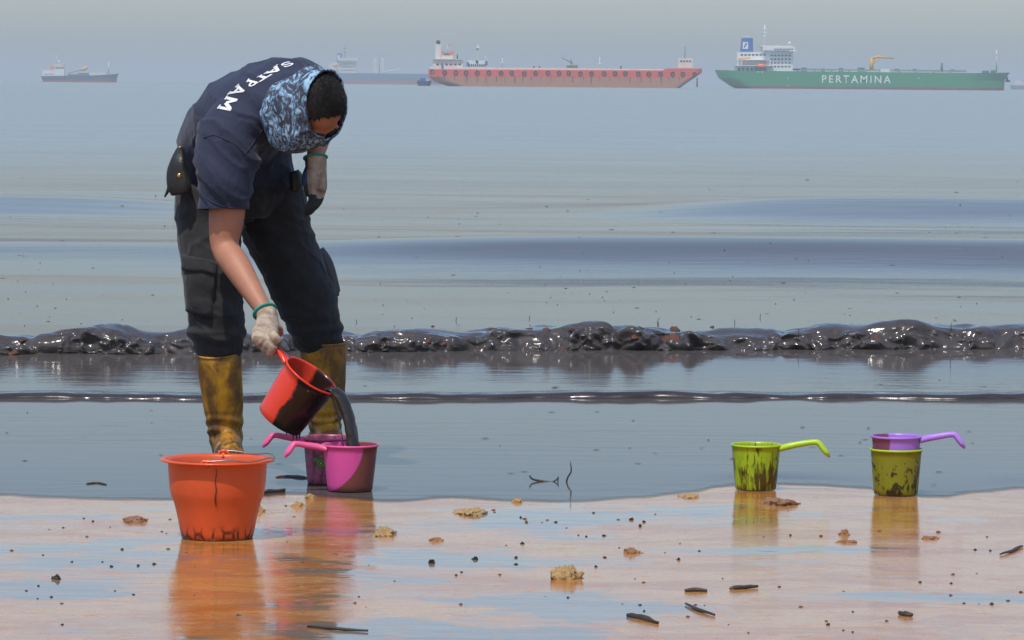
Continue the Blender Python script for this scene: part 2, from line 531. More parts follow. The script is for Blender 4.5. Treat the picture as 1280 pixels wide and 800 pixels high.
def build_oil_ripple():
    """the thin second wave nearer the beach"""
    nx, nt = 900, 30
    vv = []
    for i in range(nx + 1):
        x = -5.2 + 10.4 * i / nx
        a = x / 2.1
        pinch = max(0.0, noise.noise(V((x * 5.0, 2.0, 0))) - 0.15) * (0.4 + 0.6 * abs(noise.noise(V((x * 0.9, 7, 0)))) * 2)
        H = 0.022 + 0.010 * noise.noise(V((x * 1.1, 1, 0))) + 0.006 * noise.noise(V((x * 4.1, 6, 0))) + 0.020 * pinch
        front = 15.95 + 0.27 * a + 0.16 * noise.noise(V((x * 0.8, 3.0, 0))) + 0.06 * noise.noise(V((x * 3.0, 5.0, 0))) + 0.022 * noise.noise(V((x * 8, 5.0, 0)))
        for j in range(nt + 1):
            t = j / nt
            if t < 0.5:
                s = t / 0.5
                y = front + 0.05 + 0.60 * (1 - s); z = -0.006 + (H + 0.006) * (s * s * (3 - 2 * s))
            else:
                s = (t - 0.5) / 0.5; th = s * math.pi * 0.8
                y = front + 0.05 - 0.030 * math.sin(min(th, 1.57)) ** 1.2 - 0.004 * s; z = H * (0.5 + 0.5 * math.cos(th * 1.25)) - 0.006 * s
            amp = 1.0 if t > 0.3 else t / 0.3
            z += amp * (0.0035 * noise.noise(V((x * 9, y * 5, 2))) + 0.006 * pinch * noise.noise(V((x * 30, y * 30, 4))))
            y -= amp * (0.010 * pinch + 0.006 * noise.noise(V((x * 11, 2, 6)))) if t > 0.45 else 0
            vv.append(V((x, y, z)))
    m = nt + 1
    ff = [(i * m + j, i * m + j + 1, (i + 1) * m + j + 1, (i + 1) * m + j) for i in range(nx) for j in range(nt)]
    o = add('oil_ripple', mesh(vv, ff), mat_oil('smooth_oil', 0.20, (0.022, 0.017, 0.015), (0.055, 0.043, 0.037), 0.0012))
    tag(o, 'thin low rolling wavelet of oil between the big wave and the beach', kind='structure')
build_oil_wave()
build_oil_ripple()

# ================================================================== SHIPS
def paint(name, c, rough=0.5, rust=0.0):
    t = NT(name); v = t.pos('Object', (0.05, 0.05, 0.35))
    n = t.noise(v, 3.0, 5, 0.65)
    a = tuple(k * 0.85 for k in c); b = tuple(min(1, k * 1.12) for k in c)
    col = t.mix(n, a, b)
    if rust:
        r = t.step(t.noise(t.pos('Object', (0.12, 0.12, 0.02)), 4, 5, 0.7), 0.52, 0.72, 0, rust)
        col = t.mix(r, col, (0.16, 0.075, 0.04))
    return t.fin(col, rough)

P_GREEN = paint('green_hull_paint', (0.020, 0.235, 0.085), 0.45, 0.12)
P_RED = paint('red_hull_paint', (0.68, 0.075, 0.03), 0.5, 0.25)
P_FADE = paint('faded_antifouling', (0.42, 0.19, 0.095), 0.7, 0.45)
P_BOOT = paint('red_boot_top', (0.20, 0.045, 0.035), 0.6, 0.3)
P_NAVY = paint('navy_hull_paint', (0.012, 0.032, 0.075), 0.5, 0.2)
P_BLUE = paint('blue_hull_paint', (0.02, 0.085, 0.20), 0.5, 0.2)
P_WHITE = paint('white_ship_paint', (0.74, 0.74, 0.71), 0.5, 0.12)
P_CREAM = paint('cream_ship_paint', (0.66, 0.62, 0.54), 0.5, 0.25)
P_FUNNEL = paint('blue_funnel_paint', (0.012, 0.10, 0.36), 0.45)
P_YELLOW = paint('yellow_crane_paint', (0.72, 0.36, 0.02), 0.45)
P_ORANGE = paint('orange_lifeboat_paint', (0.80, 0.16, 0.03), 0.4)
P_TEAL = paint('teal_pipe_paint', (0.02, 0.16, 0.13), 0.5)
P_DECK = paint('deck_grey_green', (0.10, 0.13, 0.11), 0.7, 0.3)
P_BLACK = paint('black_rubber', (0.018, 0.018, 0.02), 0.8)
P_GLASS = paint('dark_window_glass', (0.02, 0.025, 0.03), 0.12)
P_LAMP = paint('yellow_lamp_paint', (0.85, 0.55, 0.04), 0.4)

class Ship:
    """stern at the left, port... side to the beach; local X runs along the hull, Y away from the beach, Z up from the water"""
    def __init__(s, name, label, cat, x0, d, beam, group='ships at anchor on the horizon'):
        s.x0, s.d, s.B = x0, d, beam
        s.m = d / FPX
        s.wl = 101.0 + 0.00838 * x0 + FPX * CAM_H / d - 0.7        # water line row at x0
        s.root = thing(name, label, cat, W(x0, s.wl, d), 0, group)
        s.root.location.z = 0.0
    def X(s, px): return (px - s.x0) * s.m
    def Z(s, px, py): return (s.wl + 0.00838 * (px - s.x0) - py) * s.m
    def part(s, name, vf, mat, parent=None, smooth=False):
        return add(name, mesh(*vf, smooth=smooth), mat, parent or s.root)
    def box(s, name, x0, x1, yt, yb, mat, b0=0.15, b1=0.85, parent=None):
        xm = (x0 + x1) / 2
        return s.part(name, boxvf(s.X(x0), s.X(x1), s.B * b0, s.B * b1, s.Z(xm, yb), s.Z(xm, yt)), mat, parent)
    def pole(s, name, x, yt, yb, mat, r=0.25, b=0.5, x2=None, parent=None):
        x2 = x if x2 is None else x2
        return s.part(name, tube([V((s.X(x), s.B * b, s.Z(x, yb))), V((s.X(x2), s.B * b, s.Z(x2, yt)))], [r, r * 0.7], 8, 1), mat, parent, True)
    def windows(s, x0, x1, y0, y1, n, b, parent, mat=None):
        for i in range(n):
            w = (x1 - x0) / n
            a = x0 + i * w + w * 0.18
            s.box('window', a, a + w * 0.64, y0, y1, mat or P_GLASS, b - 0.004, b + 0.02, parent)
    def hull(s, stern, bow, deck, mats, levels, flat=False, n=40):
        """stern/bow: list of (px,py) from deck to water; deck: fn(px)->py; levels: list of (frac_from_top, mat index).
        the hull is lofted from stations with a rounded stern and a pointed bow, split in bands"""
        zt = lambda px: s.Z(px, deck(px))
        def edge(poly, z):                                     # px of the end line at height z
            q = sorted([(s.Z(a, b), a) for a, b in poly])
            if z <= q[0][0]: return q[0][1]
            for (z0, p0), (z1, p1) in zip(q, q[1:]):
                if z <= z1: return p0 + (p1 - p0) * (z - z0) / max(1e-6, z1 - z0)
            return q[-1][1]
        parts = []
        for f0, f1, mat, nm in levels:
            vv, ff = [], []
            ring = []
            for f in (f0, (f0 + f1) / 2, f1):
                row = []
                for side in (0, 1):
                    for i in range(n + 1):
                        k = i / n
                        k = 0.5 - 0.5 * math.cos(math.pi * k) if side == 0 else 0.5 + 0.5 * math.cos(math.pi * k)
                        mid = (stern[0][0] + bow[0][0]) / 2
                        ztop = zt(stern[0][0] + (bow[0][0] - stern[0][0]) * k)
                        z = -1.2 + (ztop + 1.2) * (1 - f)
                        a, b = edge(stern, z), edge(bow, z)
                        px = a + (b - a) * k
                        ta = min(1, k / 0.07); tb = min(1, (1 - k) / (0.02 if flat else 0.16))
                        wdt = (0.62 + 0.38 * math.sin(ta * math.pi / 2)) * ((0.8 if flat else 0.02) + (0.2 if flat else 0.98) * math.sin(tb * math.pi / 2) ** 0.8)
                        y = s.B * (0.5 - 0.5 * wdt) if side == 0 else s.B * (0.5 + 0.5 * wdt)
                        row.append(V((s.X(px), y, z)))
                ring.append(row)
            m = len(ring[0])
            for row in ring: vv += row
            for j in range(2):
                for i in range(m):
                    a = j * m + i; b = j * m + (i + 1) % m
                    ff.append((a, a + m, b + m, b))
            if f0 == 0:
                for i in range(n): ff.append((i, i + 1, m - 2 - i, m - 1 - i))
            parts.append(s.part(nm, (vv, ff), mat))
        return parts

def letters_on(s, body, x0, x1, yt, yb, mat, parent, b=-0.004, spacing=1.35, offset=0.012, name='lettering'):
    me = text_mesh(body, 1.0, offset, spacing)
    xs = [v.co.x for v in me.vertices]; ys = [v.co.y for v in me.vertices]
    a0, a1, c0, c1 = min(xs), max(xs), min(ys), max(ys)
    xm = (x0 + x1) / 2
    for v in me.vertices:
        px = x0 + (x1 - x0) * (v.co.x - a0) / (a1 - a0)
        py = yb + (yt - yb) * (v.co.y - c0) / (c1 - c0)
        v.co = V((s.X(px), s.B * b, s.Z(xm, py)))
    me.update()
    return add(name, me, mat, parent)

def lattice_mast(s, x, yt, yb, mat, w=1.2, b=0.5, arms=2):
    o = s.pole('mast', x, yt, yb, mat, 0.55, b)
    for i in range(arms):
        f = 0.35 + 0.4 * i / max(1, arms - 1)
        y = yt + (yb - yt) * (1 - f) * 0.8
        s.box('radar', x - w * 1.6, x + w * 1.6, y - 0.6, y + 0.4, mat, b - 0.03, b + 0.03, o)
    return o

def rails(s, x0, x1, y, mat, b=0.02, h=1.6, step=4.0):
    vf = []
    z = s.Z((x0 + x1) / 2, y)
    n = max(2, int((x1 - x0) / step))
    for i in range(n + 1):
        X = s.X(x0 + (x1 - x0) * i / n)
        vf.append(boxvf(X - 0.08, X + 0.08, s.B * b, s.B * b + 0.16, z, z + h * s.m))
    for k in (0.55, 1.0):
        vf.append(boxvf(s.X(x0), s.X(x1), s.B * b, s.B * b + 0.12, z + h * s.m * k - 0.08, z + h * s.m * k + 0.08))
    o = s.part('railing', join(*vf), mat); o['kind'] = 'stuff'

# ---- green tanker
def build_tanker():
    s = Ship('tanker_ship', 'green tanker with white bridge, blue funnel and white lettering along its hull', 'ship', 895, 3000.0, 30.0)
    deck = lambda px: 88.0 + 0.0105 * (px - 895) - max(0, (px - 1215) / 48) * 1.2 - max(0, (920 - px) / 25) * 0.8
    st = [(895, 87), (896, 92), (902, 100), (912, 106), (921, 110)]
    bw = [(1265, 89.5), (1261, 95), (1258, 100), (1257.5, 106), (1257.5, 113)]
    h = s.hull(st, bw, deck, None, [(0, 0.80, P_GREEN, 'hull'), (0.80, 1.0, P_BOOT, 'boot_top')])
    hull = h[0]
    letters_on(s, 'PERTAMINA', 1027, 1113, 94.2, 103.6, P_WHITE, hull)
    letters_on(s, 'MINERVA', 1230, 1244, 96.2, 97.6, P_CREAM, hull, b=0.18) if False else None
    for px in (985, 1148): s.box('draught_mark', px - 0.7, px + 0.7, 97, 98.4, P_WHITE, -0.004, 0.01, hull)
    s.box('draught_mark', 984.5, 985.5, 106, 107.2, P_WHITE, -0.004, 0.01, hull)
    # accommodation
    low = s.box('lower_deckhouse', 920, 966, 82.5, 89.2, P_WHITE, 0.16, 0.9)
    for i in range(5): s.box('opening', 922.5 + i * 5.2, 925.4 + i * 5.2, 84.5, 88.8, P_GLASS, 0.145, 0.2, low)
    s.box('deck_slab', 918, 966, 81.6, 82.4, P_WHITE, 0.02, 0.95)
    mid = s.box('engine_casing', 921.5, 962, 65, 74.5, P_WHITE, 0.2, 0.8)
    s.windows(925, 958, 67.5, 69.5, 7, 0.2, mid)
    s.box('deck_slab', 921, 964, 74.6, 75.2, P_WHITE, 0.05, 0.95)
    s.box('engine_casing_base', 930, 960, 75.3, 81.5, P_CREAM, 0.25, 0.8)
    for px in (921.5, 961.5): s.box('post', px, px + 1.6, 75.2, 81.6, P_WHITE, 0.05, 0.1)
    br = s.box('bridge_tower', 958, 991, 62.5, 89.5, P_WHITE, 0.14, 0.86)
    for k in range(4): s.windows(962, 989, 68.5 + 4.6 * k, 70.3 + 4.6 * k, 6, 0.14, br)
    wh = s.box('wheelhouse', 953, 993, 58.5, 63.2, P_WHITE, 0.0, 1.0)
    s.windows(967, 991, 60.8, 62.6, 9, 0.0, wh)
    s.box('bridge_roof', 950, 990, 57.2, 58.4, P_CREAM, 0.1, 0.9)
    s.box('bridge_wing', 986, 996, 63.3, 64.4, P_WHITE, -0.02, 1.02)
    fu = s.part('funnel', loft([(V((s.X(934), s.B * .5, s.Z(934, 65))), V((8.2 * s.m, 0, 0)), V((0, 5.5, 0))),
                                (V((s.X(934.6), s.B * .5, s.Z(934, 47.5))), V((7.0 * s.m, 0, 0)), V((0, 5.0, 0)))], 24, 0.45), P_FUNNEL)
    pn = s.box('funnel_panel', 928.6, 935.4, 52.5, 61.0, P_WHITE, 0.5 - 5.6 / 30, 0.5 - 5.0 / 30, fu)
    zb = 0.5 - 5.68 / 30
    s.box('emblem', 930.0, 931.6, 57.2, 59.4, P_GLASS, zb, zb + .01, pn)
    s.box('emblem', 931.2, 932.8, 55.0, 57.6, P_GLASS, zb, zb + .01, pn)
    s.box('emblem', 932.4, 934.2, 53.8, 55.4, P_GLASS, zb, zb + .01, pn)
    for px in (932, 935, 937): s.pole('exhaust_pipe', px, 44.8, 47.6, P_CREAM, 0.5, 0.5, parent=fu)
    lattice_mast(s, 956.5, 31, 58, P_WHITE, 1.6, 0.5, 3)
    for px, t in ((972, 55), (985, 54.5)): s.pole('antenna', px, t, 58, P_WHITE, 0.2, 0.4)
    s.part('radome', ball(V((s.X(987.5), s.B * .4, s.Z(987, 53.6))), V((1.1, 0, 0)), V((0, 1.1, 0)), V((0, 0, 1.1)), 10, 8), P_WHITE, None, True)
    lb = s.part('lifeboat', tube([V((s.X(945.2), 1.2, s.Z(945, 82.6))), V((s.X(948), 1.2, s.Z(948, 82.3))), V((s.X(954), 1.2, s.Z(954, 82.4))), V((s.X(957.4), 1.2, s.Z(957, 82.2)))], [0.4, 1.5, 1.6, 0.5], 10, 3), P_ORANGE, None, True)
    s.box('lifeboat_cradle', 944.5, 958, 85.2, 89, P_NAVY, 0.03, 0.1)
    for px in (947.2, 952.5): s.box('lamp', px - 0.9, px + 0.9, 89.2, 90.8, P_LAMP, -0.004, 0.02, hull)
    cr = s.pole('stores_crane', 923.5, 71.5, 82, P_YELLOW, 0.8, 0.12)
    s.part('crane_boom', tube([V((s.X(923), s.B * .12, s.Z(923, 73.6))), V((s.X(938), s.B * .12, s.Z(938, 72.4)))], [0.7, 0.4], 8, 1), P_YELLOW, cr, True)
    # deck pipes, catwalk and cargo crane
    for k, (b, y) in enumerate(((0.45, 86.6), (0.5, 86.2), (0.55, 86.9))):
        s.part('deck_pipe', tube([V((s.X(990), s.B * b, s.Z(990, y))), V((s.X(1210), s.B * b, s.Z(1210, y + 2.4)))], [0.42, 0.42], 8, 1), P_TEAL, None, True)
    for i in range(30):
        px = 998 + i * 7.1
        s.box('pipe_support', px, px + 0.8, 86.6 + (px - 990) * .0109, 90.2 + (px - 990) * .0109, P_WHITE if i % 3 else P_TEAL, 0.44, 0.56)
    for px, w, t in ((1003, 6, 84.4), (1028, 4, 85.6), (1050, 5, 85.0), (1074, 8, 84.4), (1120, 5, 86.0), (1143, 4, 86.2), (1190, 5, 86.8)):
        s.box('manifold', px, px + w, t, 89.5, P_TEAL, 0.4, 0.6)
    rails(s, 1000, 1225, 89.8, P_CREAM, 0.03, 1.8, 5.0)
    c2 = s.pole('cargo_crane', 1091, 72, 88.5, P_YELLOW, 1.6, 0.5)
    s.part('crane_boom', tube([V((s.X(1090), s.B * .5, s.Z(1090, 74.4))), V((s.X(1097), s.B * .5, s.Z(1097, 70.6))), V((s.X(1118.5), s.B * .5, s.Z(1118, 72.6)))], [1.1, 0.95, 0.5], 8, 1), P_YELLOW, c2, True)
    s.part('crane_ram', tube([V((s.X(1093), s.B * .5, s.Z(1093, 79))), V((s.X(1101), s.B * .5, s.Z(1101, 71.6)))], [0.4, 0.3], 8, 1), P_YELLOW, c2, True)
    s.box('hose_locker', 1101.5, 1113, 86.2, 91, P_WHITE, 0.3, 0.6)
    s.pole('vent_post', 1179, 78.5, 90, P_TEAL, 1.1, 0.5)
    s.box('forecastle_winch', 1230, 1238, 88.2, 91.5, P_TEAL, 0.4, 0.6); s.box('forecastle_winch', 1241, 1246, 87.6, 91, P_TEAL, 0.4, 0.6)
    lattice_mast(s, 1247.5, 62, 90, P_CREAM, 0.8, 0.5, 2)
    s.part('anchor', join(boxvf(s.X(1259.5), s.X(1262), s.B * .44, s.B * .48, s.Z(1260, 102), s.Z(1260, 96)), boxvf(s.X(1259), s.X(1264.5), s.B * .44, s.B * .48, s.Z(1260, 102.5), s.Z(1260, 100))), P_BLACK)
build_tanker()

# ---- red barge
def build_barge():
    s = Ship('cargo_barge', 'long red barge with black tyre fenders and faded lower hull', 'barge', 535, 2600.0, 26.0)
    deck = lambda px: 86.4 + 0.0055 * (px - 535) - (2.6 if px > 832 else 0) * min(1, max(0, (px - 829) / 4))
    st = [(535, 87), (535.5, 95), (537, 100), (556, 106), (575, 113)]
    bw = [(877, 86), (876.5, 92), (868, 97), (853, 107), (846, 113)]
    h = s.hull(st, bw, deck, None, [(0, 0.40, P_RED, 'upper_hull'), (0.40, 0.93, P_FADE, 'lower_hull'), (0.93, 1.0, P_BLACK, 'waterline_band')], flat=True, n=60)
    for i in range(24):
        px = 541 + i * 14.2 + RND.uniform(-1.5, 1.5)
        py = 90.6 + 0.0055 * (px - 535) + RND.uniform(-.4, .4)
        c = V((s.X(px), -0.25, s.Z(px, py)))
        vv, ff = lathe([(1.0, -0.3), (1.45, -0.3), (1.55, 0), (1.45, 0.3), (1.0, 0.3), (0.75, 0)], 16, close=True)
        vv = [c + V((v.x, v.z, v.y)) for v in vv]
        if px < 874: s.part('tyre_fender', (vv, ff), P_BLACK, h[0], True)
    for i in range(26):
        px = 545 + i * 12.1 + RND.uniform(-3, 3)
        if px < 858: s.box('rust_streak', px, px + RND.uniform(.6, 1.6), 94.5 + .0055 * (px - 535), RND.uniform(100, 104), P_BOOT, -0.004, 0.004, h[1])
    s.box('coaming', 570, 830, 85.0, 87.6, P_CREAM, 0.06, 0.9)
    dh = s.box('deckhouse', 541, 578, 74.5, 86.6, P_CREAM, 0.15, 0.85)
    s.windows(544, 577, 79.5, 81.5, 6, 0.15, dh)
    s.box('door', 551.5, 554, 79, 86, P_FUNNEL, 0.144, 0.16, dh)
    s.box('deck_slab', 539.5, 581, 73.6, 74.4, P_CREAM, 0.1, 0.9)
    fu = s.box('exhaust_tower', 543.5, 550.5, 55, 73.6, P_CREAM, 0.35, 0.6)
    s.box('exhaust_top', 544.6, 549.4, 50.5, 54.9, P_BLACK, 0.38, 0.57, fu)
    s.box('store_box', 551.5, 554.5, 64, 69, P_ORANGE, 0.3, 0.5); s.box('store_box', 561.5, 566, 64, 69, P_ORANGE, 0.3, 0.5)
    s.box('upper_deckhouse', 551, 566, 69.2, 73.5, P_CREAM, 0.2, 0.6)
    s.box('winch', 553, 563, 66.5, 69.2, P_DECK, 0.4, 0.6)
    s.pole('mast', 559, 55, 69, P_CREAM, 0.28, 0.5); s.pole('mast_stay', 559, 54.5, 56.5, P_ORANGE, 0.25, 0.5, 563)
    s.pole('vent_post', 571, 67.5, 74, P_GLASS, 0.5, 0.5)
    s.box('life_raft', 537, 541, 83.6, 86, P_WHITE, 0.1, 0.2)
    p1 = s.pole('light_pole', 627.5, 72.5, 87, P_CREAM, 0.3, 0.5); s.box('platform', 625, 631, 77.6, 78.4, P_CREAM, 0.45, 0.55, p1)
    s.box('deck_gear', 619, 640, 84.2, 86.4, P_DECK, 0.3, 0.6)
    for px in (666, 673, 775): s.box('bollard', px, px + 2, 82.6, 86.4, P_BLACK, 0.3, 0.4)
    cr = s.box('deck_crane', 708, 722, 81.4, 87.4, P_DECK, 0.35, 0.6)
    s.pole('crane_post', 713.5, 73, 81.4, P_DECK, 0.4, 0.5, parent=cr); s.pole('crane_boom', 700, 71.5, 79, P_DECK, 0.3, 0.5, 712, cr) if False else None
    s.part('crane_boom', tube([V((s.X(716), s.B * .5, s.Z(716, 79))), V((s.X(701.5), s.B * .5, s.Z(701, 71.8)))], [0.35, 0.25], 8, 1), P_DECK, cr, True)
    s.box('lamp', 711, 713, 80.2, 81.4, P_LAMP, 0.34, 0.38, cr)
    p2 = s.pole('light_pole', 749.5, 71, 88, P_CREAM, 0.35, 0.5); s.box('platform', 747, 752.5, 79, 79.8, P_CREAM, 0.45, 0.55, p2)
    s.box('deck_gear', 755, 832, 85.6, 87.4, P_DECK, 0.3, 0.6)
    fh = s.box('forward_house', 847, 865.5, 72.5, 84.8, P_CREAM, 0.2, 0.8)
    s.windows(849, 864, 75.5, 77.5, 4, 0.2, fh)
    s.pole('mast', 856.2, 58, 72.6, P_DECK, 0.3, 0.5)
    s.pole('anchor_chain', 871, 97, 108.5, P_BLACK, 0.5, 0.1)
build_barge()

# ---- tug lying behind the barge, only its wheelhouse and mast show
def build_tug_behind():
    s = Ship('tugboat', 'white and blue tugboat wheelhouse with tall mast showing above the red barge', 'tugboat', 572, 2660.0, 10.0)
    deck = lambda px: 93.5
    s.hull([(572, 93.5), (573, 98), (576, 113)], [(628, 93.5), (625, 99), (620, 113)], deck, None, [(0, 0.8, P_NAVY, 'hull'), (0.8, 1, P_BOOT, 'boot_top')], n=24)
    lo = s.box('deckhouse', 580, 612, 83.5, 93.2, P_CREAM, 0.15, 0.85)
    wh = s.box('wheelhouse', 584, 607, 75.5, 81.2, P_WHITE, 0.2, 0.8)
    s.windows(585, 606, 80.0, 83.2, 8, 0.2, s.box('window_band', 583.5, 607.5, 81.3, 83.4, P_CREAM, 0.21, 0.79))
    s.box('bridge_wing', 583, 585.5, 77.5, 81.5, P_FUNNEL, 0.1, 0.9); s.box('bridge_wing', 606, 609, 76.5, 81.5, P_FUNNEL, 0.1, 0.9)
    s.box('funnel_cap', 594.5, 597.5, 75.2, 79, P_GLASS, 0.17, 0.22, wh)
    m = s.pole('mast', 597, 56.5, 75.5, P_WHITE, 0.5, 0.5)
    s.box('radar', 593, 599.5, 59.2, 60.2, P_CREAM, 0.4, 0.6, m); s.box('searchlight', 595.2, 597, 60.4, 62.2, P_BLACK, 0.4, 0.6, m)
    s.pole('antenna', 606.5, 69.5, 76.5, P_CREAM, 0.25, 0.5)
build_tug_behind()

# ---- small blue tug astern of the barge
def build_small_tug():
    s = Ship('small_tugboat', 'small dark blue workboat tucked against the stern of the red barge', 'boat', 521, 2580.0, 6.0)
    s.hull([(521, 101), (521.5, 104), (524, 112)], [(540, 100), (538.5, 104), (536, 112)], lambda px: 101.3 - (px - 521) * .03, None, [(0, 0.7, P_NAVY, 'hull'), (0.7, 1, P_BLACK, 'rubbing_strake')], n=20)
    s.box('wheelhouse', 525, 531.5, 97.4, 101.4, P_FUNNEL, 0.2, 0.8)
    s.box('engine_hatch', 532.5, 536, 99.4, 101.4, P_CREAM, 0.3, 0.7)
    s.box('stores_crate', 522.5, 524.6, 99.6, 101.6, P_FUNNEL, 0.3, 0.7)
build_small_tug()

# ---- navy coaster at the left
def build_coaster():
    s = Ship('coaster_ship', 'small navy cargo ship with white bridge and yellow deck crane at far left', 'ship', 51, 4500.0, 14.0)
    deck = lambda px: 95.0 - (px - 51) * 0.012 - max(0, (px - 118) / 30) ** 1.5 * 1.9
    s.hull([(51, 95), (52, 98), (54, 105)], [(148, 91.6), (145.5, 96), (144.5, 105)], deck, None,
           [(0, 0.52, P_NAVY, 'hull'), (0.52, 1.0, P_BOOT, 'boot_top')])
    a = s.box('poop_deckhouse', 52.5, 68, 87.6, 95.2, P_WHITE, 0.15, 0.85)
    s.windows(54, 67, 92.2, 93.2, 6, 0.15, a)
    b = s.box('bridge_tower', 68.2, 80, 83.5, 95, P_WHITE, 0.15, 0.85)
    s.windows(69, 79.5, 84.6, 86, 5, 0.15, b)
    s.box('wheelhouse', 67, 79, 80, 83.4, P_CREAM, 0.1, 0.9)
    s.box('funnel', 62, 65.6, 82.6, 87.6, P_ORANGE, 0.4, 0.6)
    m = s.pole('mast', 70, 69, 80, P_CREAM, 0.5, 0.5); s.part('radome', ball(V((s.X(72.6), s.B * .5, s.Z(72, 77))), V((1.3, 0, 0)), V((0, 1.3, 0)), V((0, 0, 1.3)), 10, 8), P_WHITE, m, True)
    s.box('hatch', 112, 132, 90.6, 94, P_CREAM, 0.2, 0.8); s.box('hatch', 84, 96, 92.6, 94.6, P_DECK, 0.2, 0.8)
    bs = s.box('crane_base', 97, 110, 91, 94.4, P_DECK, 0.3, 0.7)
    c = s.part('crane_cab', tube([V((s.X(101), s.B * .5, s.Z(101, 87.4))), V((s.X(105), s.B * .5, s.Z(105, 85.6))), V((s.X(108.4), s.B * .5, s.Z(108, 83.6)))], [1.3, 2.4, 1.4], 10, 2), P_YELLOW, bs, True)
    s.part('crane_arm', tube([V((s.X(103), s.B * .5, s.Z(103, 87))), V((s.X(84), s.B * .5, s.Z(84, 91.4)))], [0.45, 0.35], 8, 1), P_DECK, bs, True)
    s.pole('foremast', 135, 77, 92, P_CREAM, 0.7, 0.5)
build_coaster()

# ---- blue tanker far behind
def build_far_tanker():
    s = Ship('far_tanker_ship', 'hazy blue hulled tanker with pale bridge behind the bending man', 'ship', 404, 6500.0, 30.0)
    s.hull([(404, 91), (405, 96), (410, 107)], [(565, 90), (561, 97), (560, 107)], lambda px: 91.0 + (px - 404) * 0.010, None,
           [(0, 0.55, P_BLUE, 'hull'), (0.55, 1.0, P_BOOT, 'boot_top')])
    b = s.box('bridge_tower', 424, 445, 74, 91.4, P_CREAM, 0.15, 0.85)
    for k in range(3): s.windows(426, 444, 79 + 4 * k, 80.4 + 4 * k, 6, 0.15, b)
    s.box('wheelhouse', 422, 447.5, 72.4, 76, P_CREAM, 0.0, 1.0)
    s.box('engine_casing', 411, 424, 78, 91, P_CREAM, 0.2, 0.8)
    f = s.box('funnel', 420.5, 427, 66.2, 78, P_FUNNEL, 0.35, 0.65); s.box('funnel_panel', 421.5, 424, 69, 74, P_WHITE, 0.34, 0.36, f)
    s.part('lifeboat', tube([V((s.X(416.4), 1, s.Z(416, 82.6))), V((s.X(419.5), 1, s.Z(419, 82.2))), V((s.X(422.4), 1, s.Z(422, 82.4)))], [0.8, 2.4, 0.8], 10, 3), P_ORANGE, None, True)
    lattice_mast(s, 430, 57.5, 72.5, P_DECK, 1.2, 0.5, 2)
    for px in (468.5, 477): s.box('derrick_post', px - 2, px + 2, 72, 91, P_CREAM, 0.45, 0.55)
    s.pole('antenna', 474, 69.5, 91, P_DECK, 0.7, 0.5)
    s.part('boom', tube([V((s.X(479), s.B * .5, s.Z(479, 90))), V((s.X(500), s.B * .5, s.Z(500, 86.6)))], [1.2, 0.9], 8, 1), P_WHITE, None, True)
build_far_tanker()

# ---- something pale beyond the tanker's bow
def build_far_ship():
    s = Ship('distant_ship', 'faint pale ship on the horizon beyond the green bow', 'ship', 1266, 6800.0, 20.0)
    s.hull([(1264, 105), (1264.5, 108), (1266, 115)], [(1330, 104), (1327, 108), (1325, 115)], lambda px: 106.5, None, [(0, 0.5, P_BLUE, 'hull'), (0.5, 1.0, P_BOOT, 'boot_top')], n=20)
    a = s.box('deckhouse', 1268, 1290, 102.8, 106.6, P_CREAM, 0.2, 0.8); s.box('wheelhouse', 1270, 1276, 101, 102.7, P_WHITE, 0.2, 0.8)
    s.box('funnel', 1279, 1282, 100.6, 102.7, P_ORANGE, 0.4, 0.6)
build_far_ship()

